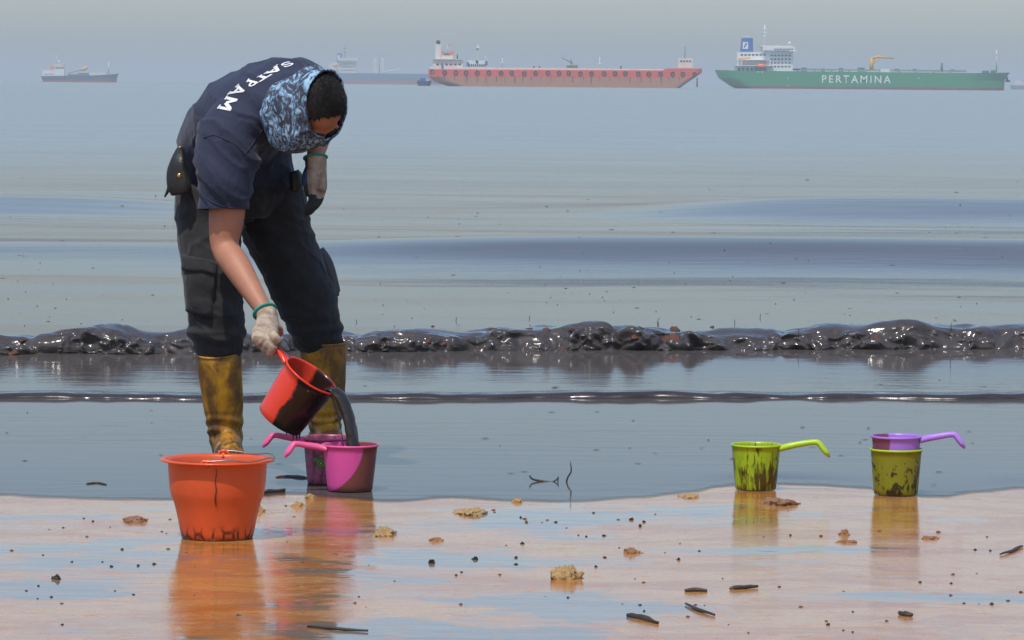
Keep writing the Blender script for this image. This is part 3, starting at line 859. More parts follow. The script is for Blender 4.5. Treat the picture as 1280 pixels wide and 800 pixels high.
# ================================================================== BUCKET AND DIPPERS
def plastic(name, c, grime=None, grime_col=(0.07, 0.035, 0.012), rough=0.32, trans=0.0, mode=None, lo=0.5, hi=0.56, extra=None):
    """thin coloured plastic with a film of oil on it; mode picks where the oil sits"""
    t = NT(name)
    v = t.pos('Object'); x, y, z = t.xyz(v)
    n = t.noise(t.pos('Object', (1, 1, 1)), 40, 3)
    col = t.mix(n, tuple(k * 0.92 for k in c), tuple(min(1, k * 1.06) for k in c))
    m = None
    if mode == 'streaks':                     # vertical runs, thicker low down
        a = t.noise(t.pos('Object', (1, 1, 0.16)), 95, 4, 0.65, 0.5)
        b = t.noise(t.pos('Object', (1, 1, 0.5)), 22, 4, 0.6)
        h = t.step(z, 0.0, 0.14, 0.09, -0.05)
        m = t.step(t.math('ADD', t.math('ADD', t.math('MULTIPLY', a, 0.5), t.math('MULTIPLY', b, 0.5)), h), lo, hi)
    elif mode == 'blotch':
        a = t.noise(t.pos('Object', (1, 1, 0.6)), 30, 5, 0.7, 0.6)
        h = t.step(z, 0.0, 0.14, 0.07, -0.05)
        m = t.step(t.math('ADD', a, h), lo, hi)
    elif mode == 'base_loops':                # loops of oil drawn up from the foot
        w = t.n('TexVoronoi', feature='DISTANCE_TO_EDGE', i_Vector=t.pos('Object', (1, 1, 0.45)), i_Scale=34.0).outputs['Distance']
        ln = t.step(w, 0.05, 0.14, 1, 0)
        nn = t.noise(v, 25, 3)
        h = t.step(t.math('ADD', z, t.math('MULTIPLY', nn, -0.035)), 0.002, 0.028, 1, 0)
        foot = t.step(t.math('ADD', z, t.math('MULTIPLY', nn, -0.02)), -0.006, 0.004, 1, 0)
        m = t.math('MAXIMUM', t.math('MULTIPLY', ln, h), foot)
        m = t.math('MULTIPLY', m, 0.9)
        dim = t.step(t.noise(t.pos('Object', (1, 1, 0.25)), 9, 4, 0.6), 0.4, 0.7, 0, 0.30)
        col = t.mix(dim, col, (0.42, 0.085, 0.02))
    if extra is not None: m, col = extra(t, v, x, y, z, m, col)
    if m is not None:
        col = t.mix(m, col, grime_col)
    r = rough if m is None else t.mixf(m, rough, 0.2)
    t.fin(col, r, t.bump(t.noise(v, 60, 2), 0.0006), IOR=1.48)
    if trans:
        tr = t.n('BsdfTranslucent'); t.set(tr.inputs[0], col)
        mx = t.n('MixShader', i_0=trans); t.t.links.new(t.p.outputs[0], mx.inputs[1]); t.t.links.new(tr.outputs[0], mx.inputs[2])
        t.t.links.new(mx.outputs[0], t.out.inputs[0])
    return t.m

OIL_IN = simple('oil_in_vessel', (0.030, 0.024, 0.02), 0.12, 0.3, 30)
WIRE = simple('steel_wire', (0.30, 0.28, 0.26), 0.35, 0.3, 60, Metallic=0.8)

def cup_profile(r0, r1, h, wall=0.0026, lip=0.0022):
    out = [(0.0005, 0.004), (r0 * 0.9, 0.004), (r0 * 0.97, 0.0), (r0, 0.002)]
    for i in range(1, 9):
        f = i / 8
        out.append((r0 + (r1 - r0) * f ** 0.9, 0.002 + (h - 0.010) * f))
    out += [(r1 + lip, h - 0.007), (r1 + lip, h - 0.001), (r1 + lip * .4, h), (r1 - wall * .5, h - 0.001)]
    for i in range(8, -1, -1):
        f = i / 8
        out.append((r0 + (r1 - r0) * f ** 0.9 - wall, 0.006 + (h - 0.012) * f))
    out.append((0.0005, 0.0062))
    return out

def dipper(name, label, loc, rz, r0, r1, h, mats, hl=0.155, rise=0.010, drop=0.035, fill=None, group=None, rot=None, mat_h=None, spoon=0.013, base_w=0.030):
    """household dipper: tapering cup, rolled rim, flat curved handle that dips and flattens at its end"""
    t = thing(name, label, 'dipper', loc, rz, group)
    if rot is not None:
        t.rotation_mode = 'QUATERNION'; t.rotation_quaternion = rot
    add('cup', mesh(*lathe(cup_profile(r0, r1, h), 56)), mats, t)
    rim = [(r1 + .0030 + .0020 * math.cos(a), h - 0.003 + .0036 * math.sin(a)) for a in [2 * math.pi * k / 8 for k in range(8)]]
    add('rim', mesh(*lathe(rim, 56, close=True)), mat_h or mats, t)
    pts = [V((r1 - 0.002, 0, h - 0.013)), V((r1 + 0.020, 0, h - 0.007)), V((r1 + 0.055, 0, h - 0.003 + rise * .4)), V((r1 + hl * 0.68, 0, h + rise * .85)),
           V((r1 + hl * 0.80, 0, h + rise * .55)), V((r1 + hl * 0.90, 0, h - drop * 0.42)), V((r1 + hl * .97, 0, h - drop * .85)), V((r1 + hl + 0.004, 0, h - drop * 1.25))]
    rad = [(base_w, 0.010), (base_w * .62, 0.0105), (0.0135, 0.0098), (0.0120, 0.0088), (0.0130, 0.0092), (spoon * 1.3, 0.0090), (spoon * 1.25, 0.0078), (0.005, 0.003)]
    add('handle', mesh(*tube(pts, rad, 14, 5, lat=(0, 1, 0), power=0.8)), mat_h or mats, t)
    if fill is not None:
        f = fill / h; r = r0 + (r1 - r0) * f - 0.004
        add('oil', mesh(*lathe([(0.0005, fill), (r * 0.6, fill), (r, fill + 0.001)], 40)), OIL_IN, t)
    return t

LIME = (0.36, 0.50, 0.015)
M_LIME_A = plastic('lime_plastic_streaked', LIME, mode='streaks', lo=0.495, hi=0.585, grime_col=(0.075, 0.05, 0.008), trans=0.12)
M_LIME_H = plastic('lime_plastic_clean', (0.44, 0.62, 0.02), trans=0.12)

def two_tone(lo, hi, axis_=0, slope=0.0, soft=0.004, bend=0.0):
    """oil film that covers one side of the cup up to a curved edge"""
    def f(t, v, x, y, z, m, col):
        a = (x, y)[axis_]
        nn = t.math('MULTIPLY', t.math('SUBTRACT', t.noise(v, 18, 3), 0.5), 0.006)
        e = t.math('ADD', t.math('ADD', a, t.math('MULTIPLY', z, slope)), nn)
        if bend:
            zz = t.math('SUBTRACT', z, 0.14); e = t.math('ADD', e, t.math('MULTIPLY', t.math('MULTIPLY', zz, zz), bend))
        side = t.step(e, lo - soft, lo + soft)
        return side, col
    return f

def lime2(t, v, x, y, z, m, col):
    film = t.step(t.math('ADD', x, t.math('MULTIPLY', t.noise(v, 30, 4), 0.02)), 0.006, 0.026, 1, 0)
    return m, t.mix(t.math('MULTIPLY', film, 0.75), col, (0.20, 0.15, 0.012))
M_LIME_B = plastic('lime_plastic_blotched', (0.30, 0.46, 0.015), mode='blotch', lo=0.565, hi=0.60, grime_col=(0.035, 0.026, 0.008), trans=0.1, extra=lime2)
M_PURPLE = plastic('purple_plastic_part_oiled', (0.44, 0.20, 0.72), extra=lambda t, v, x, y, z, m, col: (t.math('MULTIPLY', t.step(t.math('ADD', x, t.math('MULTIPLY', t.noise(v, 20, 3), .01)), -0.020, -0.014, 1, 0), 0.85), col), grime_col=(0.20, 0.045, 0.03), trans=0.15)
M_PURPLE_H = plastic('purple_plastic', (0.46, 0.22, 0.76), trans=0.15)

def pinkfront(t, v, x, y, z, m, col):
    # handle points along +X, which is the picture's left; the film lies beyond a curved edge
    nn = t.math('MULTIPLY', t.math('SUBTRACT', t.noise(v, 16, 3), 0.5), 0.006)
    zz = t.math('SUBTRACT', 0.14, z)
    edge = t.math('ADD', t.math('ADD', x, nn), t.math('MULTIPLY', t.math('MULTIPLY', zz, zz), -4.3))
    side = t.step(edge, -0.022, -0.017, 1, 0)
    spots = t.step(t.noise(v, 70, 4, 0.65), 0.60, 0.68, 0, 0.6)
    specks = t.step(t.noise(v, 160, 3, 0.6), 0.35, 0.7, 0.0, 0.25)
    film = t.mix(specks, (0.235, 0.062, 0.055), (0.42, 0.20, 0.10))
    col = t.mix(t.math('MULTIPLY', spots, 0.55), col, (0.40, 0.09, 0.10))
    return t.math('MULTIPLY', side, 0.0), t.mix(side, col, film)
M_PINK_F = plastic('pink_plastic_half_oiled', (0.84, 0.11, 0.40), extra=pinkfront, trans=0.22)
def pinkback(t, v, x, y, z, m, col):
    b = t.step(t.noise(t.pos('Object', (1, 1, .5)), 42, 4, 0.65), 0.47, 0.6, 0.05, 0.85)
    return t.math('MULTIPLY', b, 0.0), t.mix(b, col, (0.10, 0.03, 0.03))
M_PINK_B = plastic('pink_plastic_oil_filmed', (0.42, 0.10, 0.19), extra=pinkback, trans=0.1)
M_PINK_H = plastic('pink_plastic', (0.88, 0.13, 0.33), trans=0.2)
def redextra(t, v, x, y, z, m, col):
    # the lower, pouring side is coated with oil; ragged vertical edge
    rag = t.math('MULTIPLY', t.math('SUBTRACT', t.noise(t.pos('Object', (1, 1, .35)), 38, 5, 0.7, 0.6), 0.5), 0.050)
    e = t.math('ADD', t.math('ADD', x, rag), t.math('MULTIPLY', z, -0.05))
    side = t.step(e, -0.002, 0.006, 1, 0)
    wipe = t.step(t.noise(t.pos('Object', (1, 1, .3)), 30, 4, 0.6), 0.62, 0.7, 0, 0.25)
    return t.math('SUBTRACT', side, t.math('MULTIPLY', wipe, side)), col
M_RED = plastic('red_plastic_part_oiled', (0.82, 0.060, 0.028), extra=redextra, grime_col=(0.020, 0.012, 0.010), rough=0.28, trans=0.15)
M_RED_H = plastic('red_plastic', (0.86, 0.055, 0.022), rough=0.26, trans=0.15)
M_BUCKET = plastic('orange_bucket_plastic', (0.74, 0.105, 0.028), mode='base_loops', grime_col=(0.055, 0.02, 0.01), rough=0.36, trans=0.08)
M_BUCKET_R = plastic('orange_plastic', (0.78, 0.10, 0.022), rough=0.3, trans=0.08)

def ground_at(px, py):
    p = G(px, py, 0.003); return p

# lime dipper standing alone
p = ground_at(944.5, 611.0)
dipper('lime_dipper', 'lime green dipper streaked with oil standing alone at the water edge', p, -0.10, 0.064, 0.0755, 0.141, M_LIME_A, 0.150, 0.010, 0.030, 0.05, 'dippers set down on the beach', mat_h=M_LIME_H)
# lime dipper with a purple one nested in it
p = ground_at(1119.5, 617.0)
dipper('lime_dipper', 'oil blotched lime green dipper with the purple dipper nested inside it', p, 1.75, 0.068, 0.0785, 0.141, M_LIME_B, 0.150, 0.002, 0.034, None, 'dippers set down on the beach', mat_h=M_LIME_H)
dipper('purple_dipper', 'purple dipper nested in a lime green one at far right', p + V((0, 0, 0.040)), -0.06, 0.0625, 0.0755, 0.141, M_PURPLE, 0.132, 0.006, 0.030, 0.06, 'dippers set down on the beach', mat_h=M_PURPLE_H)
# two pink ones in front of the man
pb = ground_at(410.5, 603.5)
back_pink = dipper('pink_dipper', 'oil filmed pink dipper with a fruit print, standing behind the other pink one', pb, math.pi + 0.16, 0.066, 0.079, 0.146, M_PINK_B, 0.125, 0.006, 0.026, 0.07, 'pink dippers by the boots', mat_h=M_PINK_H)
pf = ground_at(437.5, 612.5)
PINKF = dipper('pink_dipper', 'bright pink dipper into which the oil is being poured', pf, math.pi + 0.30, 0.069, 0.084, 0.143, M_PINK_F, 0.120, 0.004, 0.030, 0.085, 'pink dippers by the boots', mat_h=M_PINK_H)

# fruit print on the back dipper: flat discs that follow the cup's wall
def fruit_print():
    greens = simple('fruit_print_green', (0.12, 0.24, 0.03), 0.4, 0.4, 90)
    pale = simple('fruit_print_pale', (0.32, 0.42, 0.12), 0.4, 0.3, 90)
    dark = simple('fruit_print_dark', (0.03, 0.06, 0.012), 0.4, 0.3, 90)
    inv = back_pink.rotation_euler.z
    ang0 = math.atan2(-1, -0.22) - inv                         # side towards the camera, a little left
    def disc(rx, ry, dx, dz, mat, lift, name):
        vv = []; n = 22
        def at(u, w):
            z = 0.068 + w; f = (z - 0.002) / (0.146 - 0.010)
            r = 0.066 + (0.079 - 0.066) * max(0, f) ** 0.9 + lift
            a = ang0 + u / r
            return V((r * math.cos(a), r * math.sin(a), z))
        vv.append(at(dx, dz))
        for ring in (0.5, 1.0):
            for k in range(n):
                b = 2 * math.pi * k / n
                vv.append(at(dx + rx * ring * math.cos(b), dz + ry * ring * math.sin(b)))
        ff = [(0, 1 + k, 1 + (k + 1) % n) for k in range(n)] + [(1 + k, 1 + n + k, 1 + n + (k + 1) % n, 1 + (k + 1) % n) for k in range(n)]
        return add(name, mesh(vv, ff), mat, back_pink)
    disc(0.017, 0.016, -0.004, 0.0, dark, 0.0022, 'fruit_print')
    disc(0.0145, 0.0135, -0.004, 0.0, greens, 0.0028, 'fruit_print')
    disc(0.007, 0.0065, -0.004, 0.0, dark, 0.0034, 'fruit_print')
    disc(0.0035, 0.0035, -0.004, 0.0, pale, 0.0040, 'fruit_print')
    disc(0.010, 0.006, -0.020, 0.010, greens, 0.0020, 'fruit_print')
fruit_print()

# orange bucket
def build_bucket():
    p = ground_at(271.5, 673.0)
    t = thing('bucket', 'orange plastic bucket with wire handle and oil stained foot', 'bucket', p, 0)
    R = lambda px: px / 452.0
    prof = [(0.0005, 0.006), (0.085, 0.006), (0.094, 0.0), (0.098, 0.003), (0.103, 0.025), (0.1085, 0.055), (0.1145, 0.082), (0.1200, 0.102), (0.1265, 0.118), (0.1305, 0.132), (0.1335, 0.162),
            (0.1355, 0.195), (0.1365, 0.2105), (0.140, 0.2135), (0.151, 0.2150), (0.1545, 0.2165), (0.1548, 0.2195), (0.152, 0.2215), (0.1385, 0.2205), (0.1340, 0.2150), (0.1325, 0.195),
            (0.1305, 0.160), (0.1285, 0.128), (0.1245, 0.118), (0.116, 0.102), (0.1105, 0.082), (0.100, 0.025), (0.093, 0.010), (0.0005, 0.010)]
    add('pail', mesh(*lathe(prof, 72)), M_BUCKET, t)
    rim = [(0.1545 + .003 * math.cos(a), 0.2185 + .0032 * math.sin(a)) for a in [2 * math.pi * k / 8 for k in range(8)]]
    add('rim', mesh(*lathe(rim, 72, close=True)), M_BUCKET_R, t)
    add('oil', mesh(*lathe([(0.0005, 0.150), (0.07, 0.150), (0.1285, 0.151)], 48)), OIL_IN, t)
    for s, dx in ((-1, -0.020), (1, 0.006)):
        c = V((dx, s * 0.143, 0.222))
        e = add('handle_ear', mesh(*join(tube([c + V((-0.016, 0, -0.006)), c + V((-0.009, 0, 0.004)), c + V((0, 0, 0.0075 if s > 0 else .003)), c + V((0.010, 0, 0.004)), c + V((0.017, 0, -0.006))], [0.003, 0.004, 0.005, 0.004, 0.003], 10, 3),
                                         tube([c + V((0, -0.006 * s, -0.012)), c + V((0, 0, 0.002))], [0.006, 0.005], 10, 1))), M_BUCKET_R, t)
    # the wire bail has fallen to the right and lies on the rim
    pts = []
    for k in range(25):
        a = -math.pi / 2 + math.pi * k / 24
        r = 0.1465 + 0.008 * math.sin(math.pi * k / 24)
        z = 0.2265 + 0.003 * math.sin(k * 0.9)
        pts.append(V((r * math.cos(a) * 1.02 + (-0.012 if k in (0,) else 0), r * math.sin(a), z)))
    pts = [pts[0] + V((-0.014, 0.004, 0.002)), pts[0] + V((-0.016, -0.002, -0.002))][::-1] + pts + [pts[-1] + V((-0.010, -0.004, 0.001))]
    add('wire_handle', mesh(*tube(pts, [0.0019] * len(pts), 8, 2)), WIRE, t)
    # a run of oil down the front
    run = []
    rr = lambda z: 0.1360 if z > 0.195 else 0.1315 + (z - 0.128) * 0.06 if z > 0.128 else 0.119 + (z - 0.1) * 0.45
    for i in range(14):
        z = 0.205 - 0.105 * i / 13
        a = -math.pi / 2 + 0.045 + 0.01 * math.sin(i * 1.1) - 0.012 * i / 13
        r = rr(z) + 0.0016
        run.append(V((r * math.cos(a), r * math.sin(a), z)))
    add('oil_run', mesh(*tube(run, [0.0010 + 0.0010 * (i / 13) for i in range(13)] + [0.0004], 8, 2)), simple('oil_run', (0.10, 0.028, 0.012), 0.2), t)
build_bucket()

# red dipper in the hand, tipped to pour
RED_C = W(389.5, 468.5, 12.38)                                  # middle of its mouth
_zx = V((0.55, -0.21, 0.80)).normalized()                      # out of the mouth
_xx = V((-0.66, 0.10, 0.75)); _xx = (_xx - _zx * _zx.dot(_xx)).normalized()
_yx = _zx.cross(_xx)
RED_M = Matrix((_xx, _yx, _zx)).transposed()
RED_H = 0.182
RED_O = RED_C - _zx * RED_H
red = dipper('red_dipper', 'red oil smeared dipper held by the handle and tipped to pour', RED_O, 0, 0.076, 0.0890, RED_H, M_RED, 0.125, 0.004, 0.018, None, None, RED_M.to_quaternion(), M_RED_H, base_w=0.034)
def red_local(p): return RED_O + RED_M @ V(p)

def pour():
    # oil lying in the tipped cup: level surface cut by the cup, spilling over the lip
    lip = red_local((-0.088, 0, RED_H + 0.001))
    vv, ff = [], []
    n = 40; ringp = []
    for k in range(n):
        a = 2 * math.pi * k / n
        # meet the level plane with the inner wall
        for i in range(61):
            f = i / 60; z = 0.01 + (RED_H - 0.012) * f; r = 0.073 + 0.0145 * f - 0.0045
            q = red_local((r * math.cos(a), r * math.sin(a), z))
            if q.z >= lip.z - 0.004: break
        ringp.append(RED_M.transposed() @ (q - RED_O))
    c = sum(ringp, V()) / n
    vv = [c] + ringp; ff = [(0, 1 + k, 1 + (k + 1) % n) for k in range(n)]
    add('oil', mesh(vv, ff), OIL_IN, red)
    # drips hanging from the foot
    low = math.atan2(-_yx.z, -_xx.z)
    for da, ln in ((-0.75, 0.010), (-0.35, 0.016), (-0.1, 0.030), (0.22, 0.020), (0.6, 0.012)):
        base = red_local((0.074 * math.cos(low + da), 0.074 * math.sin(low + da), 0.003))
        q = [base + V((0, 0, 0.005)), base + V((0.001, 0, -ln * 0.45)), base + V((0, 0, -ln))]
        q = [RED_M.transposed() @ (w - RED_O) for w in q]
        add('oil_drip', mesh(*tube(q, [0.005, 0.0022, 0.0010], 8, 3)), OIL_IN, red)
    # the stream
    end = pf + V((0.012, -0.004, 0.083))
    l0 = red_local((-0.074, 0, RED_H - 0.004))
    pts = [l0 + V((-0.012, 0, 0.000)), lip + V((0.002, 0, 0.003)), lip + (end - lip) * 0.22 + V((0.014, 0, 0.020)), lip + (end - lip) * 0.52 + V((0.017, 0, 0.018)), lip + (end - lip) * 0.80 + V((0.009, 0, 0.006)), end]
    rad = [(0.022, 0.005), (0.030, 0.009), (0.026, 0.014), (0.023, 0.016), (0.021, 0.017), (0.020, 0.017)]
    vv, ff = tube(pts, rad, 16, 8, lat=(0.55, 0.8, 0))
    vv = [v + V((noise.noise(v * 45), noise.noise(v * 45 + V((7, 0, 0))), 0)) * 0.0026 for v in vv]
    strands = []
    for dx, dy, f0, f1, rr in ((-0.030, -0.008, 0.05, 0.9, 0.0022), (-0.024, -0.012, 0.0, 0.45, 0.0030)):
        q = [lip + (end - lip) * (f0 + (f1 - f0) * i / 6) + V((0.016 * math.sin(math.pi * (f0 + (f1 - f0) * i / 6)) + dx * min(1, 0.5 + i / 6), dy, 0.016 * math.sin(math.pi * (f0 + (f1 - f0) * i / 6)))) for i in range(7)]
        strands.append(tube(q, [rr, rr * 1.1, rr * .7, rr, rr * .6, rr * .9, rr * .4], 8, 3))
    ringv = lathe([(0.022, 0.0), (0.027, 0.005), (0.031, 0.0015), (0.038, 0.003), (0.044, 0.0)], 28)
    strands.append(([v + end + V((0, 0, 0.002 + 0.002 * noise.noise(v * 90))) for v in ringv[0]], ringv[1]))
    vv, ff = join((vv, ff), *strands)
    o = add('oil_stream', mesh(vv, ff), mat_oil('pouring_oil', 0.30, (0.014, 0.011, 0.008), (0.028, 0.021, 0.015), 0.004))
    tag(o, 'dark stream of oil falling from the red dipper into a pink one', 'oil stream')
pour()

# ================================================================== THE MAN
person = thing('person', 'person in navy shirt and yellow boots bending to pour oil, scarf over the head', 'person', G(335, 578))
INV = None
def P(name, me, mat, parent=None):
    """add a piece of the person built in world space"""
    o = add(name, me, mat)
    o.parent = parent or person
    base = person.location
    o.location = -base if parent is None else V((0, 0, 0))
    return o

def cloth(name, c, vary=0.25, weave=900, rough=0.85, fade=None):
    t = NT(name); v = t.pos('Object')
    n = t.noise(v, 7, 4, 0.6)
    col = t.mix(n, tuple(k * (1 - vary) for k in c), tuple(k * (1 + vary) for k in c))
    if fade:
        f = t.step(t.noise(t.pos('Object', (1, 1, 1), (3, 1, 5)), 16, 5, 0.65), 0.48, 0.75, 0, 0.6)
        col = t.mix(f, col, fade)
    h = t.noise(v, weave, 2); w = t.noise(t.pos('Object', (1, 1, 0.6)), 38, 4, 0.55, 0.4)
    nm = t.bump(w, 0.010, 0.45); nm = t.bump(h, 0.0006, 0.6, nm)
    return t.fin(col, rough, nm, Sheen_Weight=0.12, Sheen_Roughness=0.5)

def mat_skin():
    t = NT('skin'); v = t.pos('Object')
    n = t.noise(v, 22, 4, 0.6)
    col = t.mix(n, (0.33, 0.135, 0.075), (0.46, 0.205, 0.12))
    col = t.mix(t.step(t.noise(t.pos('Object', (1, 1, 1), (2, 5, 1)), 60, 4, 0.7), 0.62, 0.74, 0, 0.35), col, (0.14, 0.07, 0.04))
    return t.fin(col, 0.56, t.bump(t.noise(v, 260, 3), 0.0006), Subsurface_Weight=0.08, Subsurface_Scale=0.006)

def mat_boot():
    t = NT('yellow_rubber'); v = t.pos('Object'); x, y, z = t.xyz(t.pos('World'))
    g = t.noise(t.pos('Object', (1, 1, 0.55)), 14, 5, 0.68, 0.5)
    col = t.mix(t.step(t.noise(v, 8, 3), .3, .7), (0.46, 0.205, 0.012), (0.54, 0.265, 0.02))
    col = t.mix(t.step(g, 0.38, 0.57, 0, 0.92), col, (0.125, 0.055, 0.014))
    run = t.noise(t.pos('Object', (1, 1, 0.3)), 40, 5, 0.7, 0.4)
    low = t.step(z, 0.0, 0.20, 0.16, -0.12)
    col = t.mix(t.step(t.math('ADD', run, low), 0.565, 0.63, 0, 0.9), col, (0.032, 0.018, 0.009))
    return t.fin(col, t.step(g, .4, .7, 0.42, 0.7), t.bump(t.noise(v, 30, 4), 0.003, 0.6))

def mat_camo():
    t = NT('blue_camouflage_cloth'); v = t.pos('Object')
    w = t.n('TexNoise', i_Vector=v, i_Scale=9.0, i_Detail=2.0)
    wv = t.n('Mix', data_type='VECTOR'); t.set(wv.inputs[0], 0.12); t.set(wv.inputs[4], v); t.set(wv.inputs[5], w.outputs['Color'])
    mp = t.n('Mapping', i_0=wv.outputs[1], i_Scale=(1.0, 1.0, 0.55), i_Rotation=(0.3, 0.9, 0.2)).outputs[0]
    a = t.noise(mp, 40, 3, 0.6, 1.4)
    b = t.noise(t.n('Mapping', i_0=wv.outputs[1], i_Location=(4, 3, 1), i_Scale=(1, 1, 0.5), i_Rotation=(0.2, 0.8, 0.5)).outputs[0], 55, 4, 0.65, 1.2)
    col = t.mix(t.step(a, 0.47, 0.50), (0.050, 0.055, 0.085), (0.13, 0.24, 0.36))
    col = t.mix(t.step(a, 0.55, 0.575), col, (0.28, 0.45, 0.58))
    col = t.mix(t.step(b, 0.53, 0.56), col, (0.035, 0.037, 0.055))
    h = t.noise(v, 36, 3, 0.5, 0.3)
    return t.fin(col, 0.8, t.bump(h, 0.010, 0.4))

SHIRT = cloth('navy_shirt_cloth', (0.0125, 0.019, 0.047), 0.2, 900, 0.8)
TROUS = cloth('charcoal_trouser_cloth', (0.0150, 0.0142, 0.0142), 0.3, 700, 0.9, fade=(0.034, 0.032, 0.032))
SKIN = mat_skin(); BOOT = mat_boot(); CAMO = mat_camo()
LEATHER = simple('black_leather', (0.02, 0.019, 0.016), 0.4, 0.4, 40, 0.002)
BRASS = simple('brass', (0.55, 0.36, 0.14), 0.3, 0.2, 40, Metallic=1.0)
def mat_glove(name, c, dirt, amount=0.7):
    t = NT(name); v = t.pos('Object')
    d = t.step(t.noise(v, 24, 5, 0.68), 0.40, 0.62, 0, amount)
    k = t.noise(t.pos('Object', (1, 1, 2.2)), 330, 2)
    return t.fin(t.mix(d, c, dirt), 0.85, t.bump(k, 0.0016, 0.7))
GLOVE = mat_glove('cream_knit_glove', (0.46, 0.37, 0.27), (0.20, 0.12, 0.08), 0.85)
COAT = mat_glove('grey_blue_palm_coating', (0.05, 0.075, 0.095), (0.13, 0.125, 0.09), 0.5)
COAT_DK = mat_glove('dark_palm_coating', (0.022, 0.026, 0.024), (0.055, 0.058, 0.045), 0.6)
COAT_BL = mat_glove('blue_palm_coating', (0.03, 0.07, 0.15), (0.02, 0.035, 0.07), 0.6)
TEALBAND = simple('green_glove_cuff', (0.02, 0.26, 0.19), 0.7)
HAIR = simple('black_hair', (0.010, 0.008, 0.007), 0.7, 0.3, 90, 0.002)

# --- skeleton, laid out from the photograph
hipR, hipL = W(262, 246, 13.16), W(334, 240, 13.36)
kneeR, kneeL = W(266, 385, 13.08), W(384, 383, 13.36)
ankR, ankL = W(284, 556, 13.15), W(405, 548, 13.45)
FOOTR, FOOTL = V((0.12, -0.99, 0)), V((0.35, -0.94, 0))
pelv = W(296, 226, 13.30)
lumb = W(288, 178, 13.20)
thor = W(308, 138, 13.02)
uppr = W(343, 126, 12.88)
neck = W(366, 134, 12.80)
latP = V((-0.72, -0.69, -0.05)).normalized()
latC = V((-0.74, -0.52, -0.43)).normalized()
shR, shL = W(290, 162, 12.82), W(377, 106, 13.04)
elbR, wriR = W(281, 308, 12.80), W(336, 398, 12.60)
elbL, wriL = W(404, 143, 13.27), W(394, 197, 13.08)
HC = W(396, 134, 12.70)                                        # middle of the head
hu = V((0.47, -0.86, 0.10)).normalized()                       # crown
hf = V((0.24, -0.02, -0.95)); hf = (hf - hu * hu.dot(hf)).normalized()   # face
hr = hf.cross(hu)                                              # the man's right

def crease(q, power):
    """thin raised fold lines"""
    return max(0.0, 1 - abs(noise.noise(q)) * 1.5) ** power

def lerpv(a, b, t): return a + (b - a) * t

# --- body: one continuous skin
def build_body():
    def ring(c, t, lat, a, b):
        l = (lat - t * t.dot(lat)).normalized(); return (c, l * a, t.cross(l) * b)
    path = [pelv, lumb, thor, uppr, neck, lerpv(neck, HC, 0.6)]
    lats = [latP, lerpv(latP, latC, 0.4), latC, latC, latC, hr]
    sz = [(0.125, 0.085), (0.130, 0.090), (0.155, 0.105), (0.14, 0.085), (0.06, 0.058), (0.055, 0.055)]
    rings = []
    for i, c in enumerate(path):
        t = (path[min(i + 1, 5)] - path[max(i - 1, 0)]).normalized()
        rings.append(ring(c, t, lats[i].normalized(), *sz[i]))
    parts = [loft(rings, 20)]
    # head: skull, face, jaw, brow, nose, ears
    parts.append(ball(HC + hu * 0.012 - hf * 0.012, hr * 0.076, hf * 0.094, hu * 0.100))
    parts.append(ball(HC - hu * 0.035 + hf * 0.030, hr * 0.062, hf * 0.062, hu * 0.078))
    parts.append(ball(HC + hu * 0.018 + hf * 0.075, hr * 0.058, hf * 0.014, hu * 0.012))
    parts.append(tube([HC + hu * 0.010 + hf * 0.086, HC - hu * 0.022 + hf * 0.104, HC - hu * 0.034 + hf * 0.098], [0.008, 0.013, 0.012], 10, 3))
    for s in (-1, 1): parts.append(ball(HC + hr * 0.078 * s - hu * 0.012 - hf * 0.012, hr * 0.010, hf * 0.016, hu * 0.030))
    # arms
    parts.append(tube([shR, lerpv(shR, elbR, .35), lerpv(shR, elbR, .75), elbR, lerpv(elbR, wriR, .28), lerpv(elbR, wriR, .65), wriR, lerpv(elbR, wriR, 1.2)],
                      [0.066, 0.060, (0.051, 0.058), (0.042, 0.046), (0.047, 0.046), (0.038, 0.035), (0.028, 0.025), (0.034, 0.022)], 16, 4))
    parts.append(tube([lerpv(shL, uppr, .2), shL, lerpv(shL, elbL, .5), elbL, lerpv(elbL, wriL, .3), lerpv(elbL, wriL, .75), wriL, W(395.5, 216, 13.06)],
                      [0.06, 0.062, 0.055, 0.045, 0.044, 0.034, (0.027, 0.026), (0.020, 0.018)], 16, 4))
    fd_ = (wriR - elbR).normalized(); out = V((-0.75, -0.35, -0.3))
    parts.append(ball(elbR + fd_ * 0.055 + V((0.020, -0.012, 0.010)), V((0.030, 0, 0)), V((0, 0.030, 0)), fd_ * 0.065))
    parts.append(ball(elbR + V((-0.022, -0.006, -0.002)), V((0.020, 0, 0)), V((0, 0.020, 0)), V((0, 0, 0.024))))
    for s, h, k, a, fd in ((0, hipR, kneeR, ankR, FOOTR), (1, hipL, kneeL, ankL, FOOTL)):
        cf = W(274, 450, 13.10) if s == 0 else W(404, 440, 13.42)
        parts.append(tube([h + V((0, 0, .03)), h - V((0, 0, .04)), lerpv(h, k, .5), k, cf, lerpv(cf, a, .8), V((a.x, a.y, 0.06))], [0.06, 0.076, 0.070, 0.056, 0.050, 0.040, 0.042], 16, 4))
        parts.append(tube([V((a.x, a.y, 0.05)) - fd * 0.04, V((a.x, a.y, 0.05)) + fd * 0.08, V((a.x, a.y, 0.04)) + fd * 0.15], [0.036, 0.04, 0.03], 12, 3))
    return fuse(parts, 0.006, 4)
body = P('body', build_body(), SKIN)

